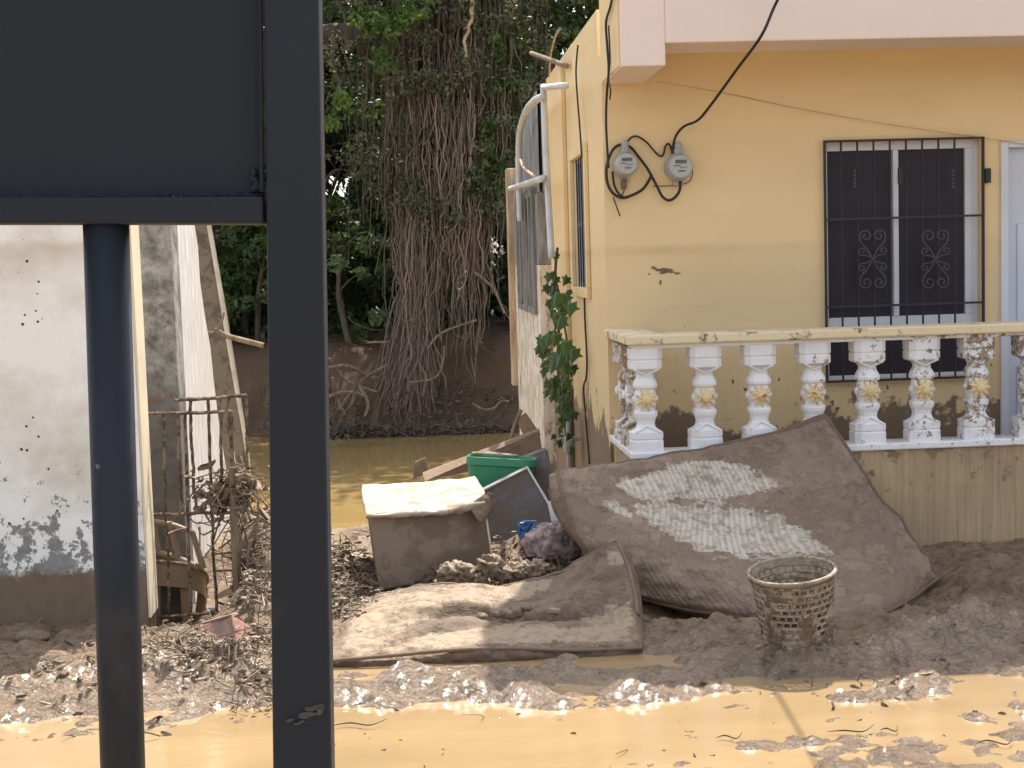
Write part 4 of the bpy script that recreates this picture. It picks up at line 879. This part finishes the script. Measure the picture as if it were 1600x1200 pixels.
quadslab('plank', [(515, 865, 9.0), (562, 868, 9.0), (560, 845, 9.05), (515, 842, 9.05)], (0, .3, .02), 'wood', 'dark wooden plank at the river edge beside the gate post', 'plank')
quadslab('plank', [(556, 880, 8.8), (586, 882, 8.8), (583, 846, 8.9), (558, 846, 8.9)], (0, .25, .02), 'box', 'short brown plank end left of the cabinet', 'plank')
quadslab('white_scrap', [(862, 815, 8.2), (878, 812, 8.2), (872, 780, 8.25), (855, 785, 8.25)], (0, .01, .0), 'white', 'white scrap showing between the panel and big mattress', 'scrap', .002)
b = MB(); c = PY(862, 852, 7.95); b.blob(c, (.165, .13, .125), 5, .22, 1.1, 64, 44, True); b.blob(c+V((.03, -.03, .05)), (.10, .08, .08), 9, .3, 1.2, 48, 32, True); solo('cloth_bundle', b, 'rag', 'pinkish bundle of wet cloth below the white-edged panel', 'cloth bundle', smooth=True)
b = MB(); c = PY(828, 828, 8.0)
for i in range(9): b.tube([c+V((random.uniform(-.06, .05), random.uniform(-.03, .03), random.uniform(-.05, .05))) for _ in range(4)], .007, 5, 4)
solo('blue_net', b, 'blue', 'scrap of blue plastic netting beside the cloth bundle', 'netting')
for i, (x, y, rx, rz, lb) in enumerate(((712, 895, .09, .055, 'crumpled muddy rag leaning on the cabinet front'), (735, 905, .08, .045, 'flat crumpled rag at the front right of cabinet'), (765, 885, .07, .06, 'upright crumpled rag below the cabinet corner'), (800, 895, .09, .05, 'crumpled rag in the middle of the rag heap'), (835, 890, .08, .05, 'rag at the right end of the rag heap'), (700, 912, .07, .035, 'lowest rag at the left end of the heap'))):
    b = MB(); c = PY(x, y, 7.45+.02*i); b.blob(c, (rx, rx*.8, rz), 20+i, .62, 1.15, 56, 36, True); solo('crumpled_rag', b, 'clod', lb, 'rag', 'muddy rags heaped by the cabinet', smooth=True)
b = MB(); c = PY(545, 885, 8.2); b.blob(c, (.14, .1, .07), 31, .45, 1., 44, 30, True); solo('pale_cloth', b, 'cover', 'pale striped cloth heap beside the gate post', 'cloth', smooth=True)
b = MB(); c = PY(563, 893, 8.1); b.blob(c, (.05, .04, .02), 37, .5, 2, 20, 14, True); solo('red_scrap', b, 'red', 'tiny red scrap on the pale cloth heap', 'scrap', smooth=True)
# litter over the heap: one mass nobody could count
b = MB()
def litter(cx, cy, sx, sy, n_, z=.02, tw=.45, s=.07):
    for _ in range(n_):
        p = PZ(random.gauss(cx, sx), random.gauss(cy, sy), .05)
        if p.y > 9.4 or p.y < 4.9: continue
        p.z = max(gh(p.x, p.y), -.012)+random.uniform(0, z)
        if random.random() < .25: b.blob(p, (s*random.uniform(.12, .4), s*random.uniform(.1, .3), s*random.uniform(.05, .2)), random.random()*50, .6, 1.6, 9, 6, k=random.random())
        elif random.random() < tw: twig(b, p, random.uniform(.03, .16), random.uniform(.0015, .004), .35, .6, random.random()**1.5)
        else: flake(b, p, random.uniform(.2, 1)*s, random.random()**1.6)
litter(402, 925, 18, 45, 700, .10, .6, .06); litter(330, 1020, 48, 20, 520, .05, .7, .055); litter(545, 915, 24, 25, 650, .08, .6, .06); litter(390, 1060, 30, 20, 110, .03, .7, .05); litter(780, 895, 70, 10, 500, .05); litter(900, 1120, 330, 38, 40, .0, .1, .035); litter(1400, 1040, 130, 18, 60, .01, .3, .05); litter(160, 1040, 70, 40, 120, .02, .3, .06)
o = obj('flood_litter', b, 'litter'); o['kind'] = 'stuff'; o['label'] = 'twigs leaves and muddy scraps strewn over the heap'; o['category'] = 'litter'

# ------------------------------------------------------------------ basket
c0 = PZ(1250, 1040, -.03); bk = thing('wicker_basket', 'mud-caked lattice laundry basket standing in the mud', 'basket', c0)
H_ = .43; r0, r1 = .135, .178
tilt = Matrix.Rotation(R(-5.5), 3, 'Y') @ Matrix.Rotation(R(5), 3, 'X')
def bp(a, t, rr=0.):
    r = r0+(r1-r0)*t+rr; return c0+tilt @ V((r*math.cos(a), r*math.sin(a), H_*t))
b = MB(); NA, NR = 32, 15
def mudfac(a, t): return 1.0-1.25*t+.95*fr((math.cos(a)*2, math.sin(a)*2, t*2.4), 1.3, 3)
for rr_, flip in ((0., False), (-.006, True)):
    for i in range(NR):
        t0, t1 = i/NR, (i+1)/NR
        for j in range(NA):
            off = .5*(i % 2); a0, a1 = 2*math.pi*(j+off)/NA, 2*math.pi*(j+1+off)/NA; am = (a0+a1)/2
            mf = mudfac(am, (t0+t1)/2); k = max(0., min(1., .95-mf*.8))
            P = [bp(a0, t0, rr_), bp(a1, t0, rr_), bp(a1, t1, rr_), bp(a0, t1, rr_)]
            if mf > .34 or i == NR-1:
                fs = [(0, 1, 2, 3)]; pts = P
                if mf > .34: 
                    q = .004*random.random(); pts = P+[bp(am, (t0+t1)/2, rr_+q+.002)]; fs = [(0, 1, 4), (1, 2, 4), (2, 3, 4), (3, 0, 4)]
                b.add(pts, [f[::-1] if flip else f for f in fs], k)
            else:
                ia, it = .13*(a1-a0), .20*(t1-t0)
                I = [bp(a0+ia, t0+it, rr_+.003), bp(a1-ia, t0+it, rr_+.003), bp(a1-ia, t1-it, rr_+.003), bp(a0+ia, t1-it, rr_+.003)]
                fs = [(0, 1, 5, 4), (1, 2, 6, 5), (2, 3, 7, 6), (3, 0, 4, 7)]; b.add(P+I, [f[::-1] if flip else f for f in fs], k)
obj('lattice', b, 'basket', bk)
b = MB(); n = 48; b.tube([bp(2*math.pi*i/n, 1.0, .006) for i in range(n+1)], .0095, 8, k=.62); b.tube([bp(2*math.pi*i/n, .945, .003) for i in range(n+1)], .006, 6, k=.5); obj('rim', b, 'basket', bk, smooth=True)
b = MB(); b.lathe([(.0, .0), (.125, .0), (.14, .1), (.05, .13), (.0, .13)], c0+V((0, 0, .02)), tilt @ V((0, 0, 1)), 20); obj('mud_inside', b, 'clod', bk, smooth=True)

# ------------------------------------------------------------------ loose things on the street
sl_ = []
b = MB(); b.prism([PY(x, y, 5.95) for x, y in ((1418, 1062), (1470, 1068), (1472, 1040), (1450, 1030), (1438, 1030), (1420, 1048))], (.01, .10, .03)); solo('mud_slab', b, 'clod', 'upturned slab of mud standing by the street puddle', 'mud slab', bevel=.012)
b = MB(); b.blob(PZ(50, 995, .02), (.085, .05, .035), 4, .2, 1.5, 20, 14); solo('stone', b, 'clod', 'smooth muddy stone in front of the white wall', 'stone', smooth=True)
for i, (x, y, L, lb) in enumerate(((1330, 1141, .18, 'dark curved twig floating in the right puddle'), (1390, 1140, .07, 'small bent twig floating right of the curved twig'), (560, 1132, .22, 'flat dark stick in the puddle beside the gate post'), (1555, 1160, .14, 'twig on the mud at the right edge'), (1140, 1152, .10, 'short dark twig in the middle of the puddle'))):
    p = PZ(x, y, 0.); b = MB(); b.tube([p+V((-L/2, 0, 0)), p+V((-L*.15, -.02+.05*random.random(), .004)), p+V((L*.2, -.04*random.random(), .003)), p+V((L/2, .015, .012))], [.001, .003, .0025, .001], 5, 5); solo('twig', b, 'blackcloth', lb, 'twig', 'twigs floating in the puddles')

# ------------------------------------------------------------------ foreground gate
gt = thing('metal_gate', 'navy painted steel gate in the near foreground', 'gate', PY(470, 1200, 1.2))
def bar4(q, dep, name, Y, bevel=.003):
    A = [PY(x, y, Y) for x, y in q]; b = MB(); b.hexa(A, [p+V((0, dep, 0)) for p in A]); return obj(name, b, 'gate', gt, bevel=bevel)
bar4([(431, 1600), (525, 1600), (494, -260), (409, -260)], .050, 'post', 1.2)
bar4([(-420, 350), (412, 350), (411, 306), (-420, 310)], .040, 'rail', 1.203)
bar4([(-420, 309), (410.5, 305), (404, -260), (-420, -260)], .003, 'panel', 1.222, 0)
bar4([(406, 300), (411.5, 300), (405.5, -260), (400, -260)], .010, 'trim_strip', 1.212, 0)
for dx in (-330, 0):
    b = MB(); A, B_ = PY(165+dx, 330, 1.225), PY(205+dx, 1620, 1.225); b.tube([A, B_], .0188, 28); obj('bar', b, 'gate', gt, smooth=True)
b = MB()
for i in range(60):
    x = 410-i*7.5; y = 304.5+(i*7.5)*.01; p = PY(x, y, 1.219); b.blob(p, (.0028*random.uniform(.6, 1.5), .003, .0018*random.uniform(.5, 1.6)), i, .3, 2, 8, 6)
for i in range(16): p = PY(404+random.gauss(0, 5), 296-random.expovariate(.06), 1.218); b.blob(p, (.003, .004, .004), 60+i, .4, 2, 8, 6)
obj('weld_bead', b, 'gate', gt, smooth=True)

for px, py, w_, h_, sd in ((492, 1106, .008, .0022, 1.), (480, 1118, .007, .0030, 2.), (468, 1130, .005, .0016, 3.), (500, 1112, .003, .003, 4.), (452, 1126, .003, .0012, 5.)):
    b = MB(); c = PY(px, py, 1.1994-.0006*sd); n = 16; P = []
    for i in range(n):
        t = 2*math.pi*i/n; q = 1+.9*noise.noise((math.cos(t)*2+sd*5, math.sin(t)*2, sd)); P.append(c+V((math.cos(t)*w_*q, 0, math.sin(t)*h_*q+.25*math.cos(t)*w_)))
    b.prism(P, (0, .0012, 0)); obj('mud_smear', b, 'smear', gt)
# ------------------------------------------------------------------ trees beyond the river
def leaf(b, c, s, nrm, tint, up=None):
    n_ = V(nrm); a = V((random.gauss(0, 1), random.gauss(0, 1), random.gauss(0, 1)-.6)); a = (a-n_*a.dot(n_)); a = a.normalized() if a.length > .01 else n_.orthogonal().normalized(); w_ = n_.cross(a)
    b.add([c-a*s*.5, c+w_*s*.27-n_*s*.06, c+a*s*.55, c-w_*s*.27-n_*s*.06, c+n_*s*.02], [(0, 1, 4), (1, 2, 4), (2, 3, 4), (3, 0, 4)], tint)
def clump(b, c, r, n_, s, lt=(.0, 1.)):
    c = V(c); base = random.uniform(*lt)
    for _ in range(n_):
        d = V((random.gauss(0, 1), random.gauss(0, 1), random.gauss(0, .8))); d = d.normalized()*(random.random()**.45)
        p = c+V((d.x*r, d.y*r, d.z*r*.8)); leaf(b, p, s*random.uniform(.6, 1.35), (d+V((random.gauss(0, .5), random.gauss(0, .5)-.3, .5+random.gauss(0, .4)))).normalized(), max(0., min(1., base+random.gauss(0, .22))))
def tree(x, y, h, cr, ncl, nl, s, mat, label, z0=None, low=.15, trunk=.16, cat='tree', name='forest_tree', group='trees beyond the river', lt=(.1, .8)):
    z0 = gh(x, y) if z0 is None else z0; t = thing(name, label, cat, (x, y, z0), group)
    b = MB(); top = V((x+random.uniform(-.4, .4), y, z0+h*.8)); mid = V((x+random.uniform(-.3, .3), y, z0+h*.4))
    b.tube([V((x, y, z0-.3)), mid, top], [trunk*1.3, trunk, trunk*.35], 9, 6)
    tips = []
    for i in range(9):
        a = random.uniform(0, 6.28); q = mid.lerp(top, random.random()); e = q+V((math.cos(a)*cr*.7, math.sin(a)*cr*.7, random.uniform(.1, .5)*cr)); b.tube([q, q.lerp(e, .5)+V((0, 0, .15*cr)), e], [trunk*.4, trunk*.25, trunk*.08], 6, 4)
    obj('trunk', b, 'bark', t, smooth=True)
    b = MB()
    for _ in range(ncl):
        u = random.random(); zz = z0+h*(low+(1-low)*u); rr = cr*math.sqrt(max(.1, 1-((u-.45)/.62)**2)); a = random.uniform(0, 6.28); q = rr*math.sqrt(random.random())
        clump(b, (x+q*math.cos(a), y+q*math.sin(a)*.8, zz), cr*random.uniform(.16, .32), nl, s, lt)
    obj('crown', b, mat, t, attr='tint'); return t
tree(-2.3, 25.5, 8.6, 2.0, 72, 170, .135, 'leafd', 'dark leafy tree left of the vine-hung tree')
tree(-4.9, 25.0, 9.0, 2.4, 66, 130, .145, 'leafd', 'dark tree behind the broken white wall', low=.08)
tree(2.6, 25.8, 9.2, 2.1, 74, 170, .135, 'leafd', 'dark dense tree right of the vine-hung tree', low=.28)
tree(5.6, 24.6, 9.5, 2.6, 50, 80, .22, 'leafd', 'dark tree behind the roof of the yellow house')
tree(-7.8, 26.5, 10, 3., 40, 70, .24, 'leafd', 'dark tree at the far left of the forest')
for i, (x, lb) in enumerate(((-5.8, 'tall rear tree at the left of the forest'), (-2.6, 'tall rear tree behind the dark leafy tree'), (.6, 'tall rear tree right behind the vine-hung tree'), (3.9, 'tall rear tree right of the rear group'), (7.3, 'tall rear tree far to the right'))):
    tree(x, 30.5+(i % 2), 12.5, 2.7, 84, 90, .30, 'leafd', lb, low=.03, trunk=.22, lt=(0., .45))
for i, (x, lb) in enumerate(((-8.5, 'outer left tree of the farthest row'), (-4.6, 'left tree of the farthest row behind the white wall'), (-1.2, 'tree of the farthest row left of the hanging roots'), (1.6, 'tree of the farthest row right of the hanging roots'), (5.2, 'tree of the farthest row over the timber house'), (9., 'outer right tree of the farthest row'))):
    tree(x, 35+(i % 2)*1.2, 15, 3.4, 100, 70, .44, 'leafd', lb, z0=.2, low=.0, trunk=.25, group='farthest row of trees', lt=(0., .4))
# sunlit sprays and bushes
tree(-1.75, 23.9, 2.6, .8, 18, 70, .13, 'leafl', 'bright green sunlit bush at the left on the far bank', z0=1.1, low=.2, trunk=.05, cat='bush', name='bush', group='bushes on the far bank', lt=(.2, 1.))
tree(-3.3, 24.0, 3.4, .9, 24, 70, .14, 'leafl', 'bright green bush seen between wall and gate post', z0=.7, low=.1, trunk=.05, cat='bush', name='bush', group='bushes on the far bank', lt=(.1, .9))
tree(1.75, 24.0, 2.2, .65, 18, 70, .13, 'leafv', 'mid green bush hanging by the timber house', z0=1.6, low=.2, trunk=.05, cat='bush', name='bush', group='bushes on the far bank')
tree(-1.0, 23.6, 2.0, .8, 16, 60, .13, 'leafd', 'low dark bush at the foot of the bank slope', z0=.5, low=.1, trunk=.05, cat='bush', name='bush', group='bushes on the far bank')
tree(-2.6, 24.2, 2.2, .9, 20, 70, .13, 'leafd', 'low dark bush left of the root fan', z0=.4, low=.1, trunk=.05, cat='bush', name='bush', group='bushes on the far bank')
for i, (x, y, h, c, lb) in enumerate(((-5.2, 27.2, 4.5, 1.5, 'rounded thicket bush far left under the rear trees'), (-3.2, 27.6, 5.0, 1.4, 'tall thicket bush left under the rear trees'), (-1.6, 27.0, 4.2, 1.3, 'thicket bush just left of the vine-hung trunk'), (-.3, 27.8, 5.2, 1.4, 'thicket bush hidden behind the vine-hung trunk'), (1.2, 27.2, 4.4, 1.3, 'thicket bush just right of the vine-hung trunk'), (2.6, 27.8, 5.0, 1.5, 'thicket bush behind the timber house corner'), (4.4, 27.2, 5.0, 1.6, 'thicket bush hidden by the yellow house'), (-7.2, 27.6, 5.2, 1.8, 'outermost thicket bush at the far left'))):
    tree(x, y, h, c, 46, 110, .15, 'leafd', lb, z0=.3, low=.0, trunk=.06, cat='bush', name='thicket_bush', group='thicket under the rear trees', lt=(0., .6))
# vine-hung tree
TY = 23.2
vt = thing('vine_hung_tree', 'huge tree smothered in hanging brown roots and vines on the far bank', 'tree', (PY(660, 600, TY).x, TY, gh(.2, TY)))
b = MB()
b.tube([PY(655, 640, TY+.2), PY(665, 480, TY+.3), PY(680, 300, TY+.4), PY(700, 100, TY+.4), PY(735, -120, TY+.5)], [.20, .20, .30, .42, .4], 14, 8)
b.tube([PY(725, 420, TY+.4), PY(735, 250, TY+.4), PY(745, 60, TY+.5), PY(770, -150, TY+.6)], [.14, .22, .28, .3], 12, 8)
for e in ((560, -60), (860, -40), (620, -220), (960, -150), (440, 60)): b.tube([PY(700, 160, TY+.4), PY((700+e[0])/2, (60+e[1])/2, TY), PY(e[0], e[1], TY-.3)], [.3, .2, .08], 8, 6)
obj('trunk', b, 'bark', vt, smooth=True)
def strand(b, x0, y0, x1, y1, r, n_=12, wob=7, Y0=None, Y1=None, sag=0):
    Y0 = TY-.55+random.uniform(-.35, .4) if Y0 is None else Y0; Y1 = Y0-random.uniform(0, .2) if Y1 is None else Y1; sd_ = random.uniform(0, 99); pts = []
    for i in range(n_+1):
        t = i/n_; x = x0+(x1-x0)*t+wob*fr((t*3, sd_, 0), 1, 2)*(.3+t)+wob*.35*fr((t*11, sd_, 5), 1, 2); yy = y0+(y1-y0)*t+sag*math.sin(math.pi*t); pts.append(PY(x, yy, Y0+(Y1-Y0)*t))
    b.tube(pts, [r*(1-.45*i/n_) for i in range(n_+1)], 4, 0, random.random())
b = MB()
for _ in range(340):      # curtain of hanging roots
    x0 = random.choice((random.gauss(652, 22), random.gauss(728, 24), random.gauss(690, 55))); y0 = random.uniform(-60, 330); ln = random.uniform(160, 420); y1 = min(y0+ln, random.uniform(360, 560)) if x0 > 675 else min(y0+ln, random.uniform(420, 620)); strand(b, x0, y0, x0+(665-x0)*.12*random.random()+random.gauss(0, 16), y1, random.uniform(.004, .017), 16, 15)
for _ in range(125):      # left bundle down to the water, fanning out
    x0 = random.gauss(655, 17); y0 = random.uniform(280, 430); ym_ = random.uniform(470, 520); xm_ = random.gauss(645, 15); strand(b, x0, y0, xm_, ym_, random.uniform(.005, .013), 8)
    strand(b, xm_, ym_, xm_+random.gauss(-14, 22), random.uniform(590, 672), random.uniform(.005, .012), 8, 9, Y1=22.1)
for _ in range(100):       # right bundle
    x0 = random.gauss(725, 18); strand(b, x0, random.uniform(150, 330), x0+random.gauss(-4, 9), random.choice((random.uniform(380, 480), random.uniform(400, 600))), random.uniform(.004, .012), 14, 14)
for _ in range(14):
    x0 = random.uniform(620, 760); strand(b, x0, random.uniform(380, 480), x0+random.gauss(0, 60), random.uniform(480, 590), .013, 12, 10, sag=random.uniform(10, 50))
o = obj('hanging_roots', b, 'root', vt, attr='tint'); o['kind'] = 'stuff'
b = MB()
for _ in range(120):
    x0 = random.gauss(690, 75); strand(b, x0, -70, x0+random.gauss(0, 12), random.uniform(120, 420), random.uniform(.005, .014))
o = obj('thin_vines', b, 'bark', vt); o['kind'] = 'stuff'
b = MB()
for _ in range(420):
    x = random.gauss(705, 95); y_ = random.uniform(-60, 360)-abs(x-690)*.2
    clump(b, PY(x, y_, TY+random.uniform(-1.2, .2)), random.uniform(.12, .40), 46, .075, (.0, .8))
for _ in range(60): clump(b, PY(random.gauss(690, 220), random.uniform(-420, -60), TY+random.uniform(-1.6, 1.6)), .7, 70, .2, (.1, .7))
for _ in range(150): clump(b, (random.uniform(-5.5, 6.5), random.uniform(22.5, 29.5), random.uniform(8.2, 12.5)), random.uniform(.7, 1.1), 46, .32, (.1, .7))  # unseen high canopy, added to block sun from the far bank
obj('crown', b, 'leafb', vt, attr='tint')
b = MB()
for cx, cy, rr, n_ in ((640, 15, 32, 16), (612, 50, 22, 9), (600, 90, 20, 8), (585, 35, 22, 8), (530, 150, 14, 6), (520, 190, 12, 4), (560, 20, 20, 6)):
    for _ in range(n_): clump(b, PY(random.gauss(cx, rr*.5), random.gauss(cy, rr*.5), TY-1.5+random.uniform(-.3, .3)), .14, 22, .095, (.2, 1.))
for cx, cy, rr, n_ in ((770, 250, 26, 18), (760, 190, 20, 10), (745, 285, 14, 8), (800, 120, 25, 10), (775, 60, 30, 10)):
    for _ in range(n_): clump(b, PY(random.gauss(cx, rr*.6), random.gauss(cy, rr*.8), TY-.8+random.uniform(-.3, .3)), .14, 14, .12, (.0, .6))
obj('bright_spray', b, 'leafl', vt, attr='tint', label='sunlit green leaf sprays in front of the trunk')
for i, (x, y0, x1, y1, r) in enumerate(((600, 60, 604, 560, .018), (525, -20, 548, 110, .03), (735, -40, 730, 90, .05), (520, 60, 528, 160, .05), (775, 420, 790, 500, .016), (752, 400, 756, 520, .014), (800, 60, 792, 420, .014))):
    b = MB(); strand(b, x, y0, x1, y1, r, 16, 9, 22.3); obj('hanging_vine', b, 'root' if i != 2 else 'orange', vt)
# fallen branches on the bank
b = MB()
for pl in (((515, 560), (535, 590), (560, 603), (590, 612)), ((520, 590), (525, 620), (540, 648)), ((555, 612), (550, 630), (535, 650)), ((530, 640), (560, 600), (590, 578), (605, 570)), ((512, 575), (545, 572), (580, 590), (600, 585)), ((560, 600), (575, 630), (570, 650)), ((513, 620), (540, 612), (570, 618))):
    b.tube([PY(x, y, 21.7+.2*math.sin(x)) for x, y in pl], [.03, .026, .02, .012][:len(pl)], 6, 5)
solo('fallen_branch', b, 'pale', 'bare tangled branches lying on the far bank at the left', 'branch')
b = MB(); b.tube([PY(x, y, 21.6) for x, y in ((738, 630), (755, 640), (772, 638), (782, 628), (795, 627))], .022, 6, 5); solo('fallen_branch', b, 'pale', 'single curved branch at the waterline by the timber house', 'branch')
b = MB()
for pl in (((640, 598), (680, 590), (692, 565), (694, 540)), ((655, 570), (665, 590), (660, 620)), ((668, 545), (690, 520), (745, 500)), ((740, 425), (770, 450), (788, 490))):
    b.tube([PY(x, y, 22.0) for x, y in pl], .018, 6, 5)
solo('fallen_branch', b, 'pale', 'thin bare branches looping around the root fan', 'branch')
b = MB()
for _ in range(500):
    p = PY(random.uniform(515, 810), random.gauss(675, 4), 21.7); twig(b, p, random.uniform(.1, .5), random.uniform(.006, .02), .25, .3)
for _ in range(700):
    x = random.uniform(400, 830); y_ = random.uniform(520, 668); p = PZ(x, y_, 0); Y = 24.2-(y_-520)/150*2.4; p = PY(x, y_, Y-.1); 
    (twig(b, p, random.uniform(.1, .5), random.uniform(.004, .012), .5, .4) if random.random() < .6 else flake(b, p, .12))
o = obj('bank_litter', b, 'bark'); o['kind'] = 'stuff'; o['label'] = 'dead twigs and leaves on the far bank'; o['category'] = 'litter'
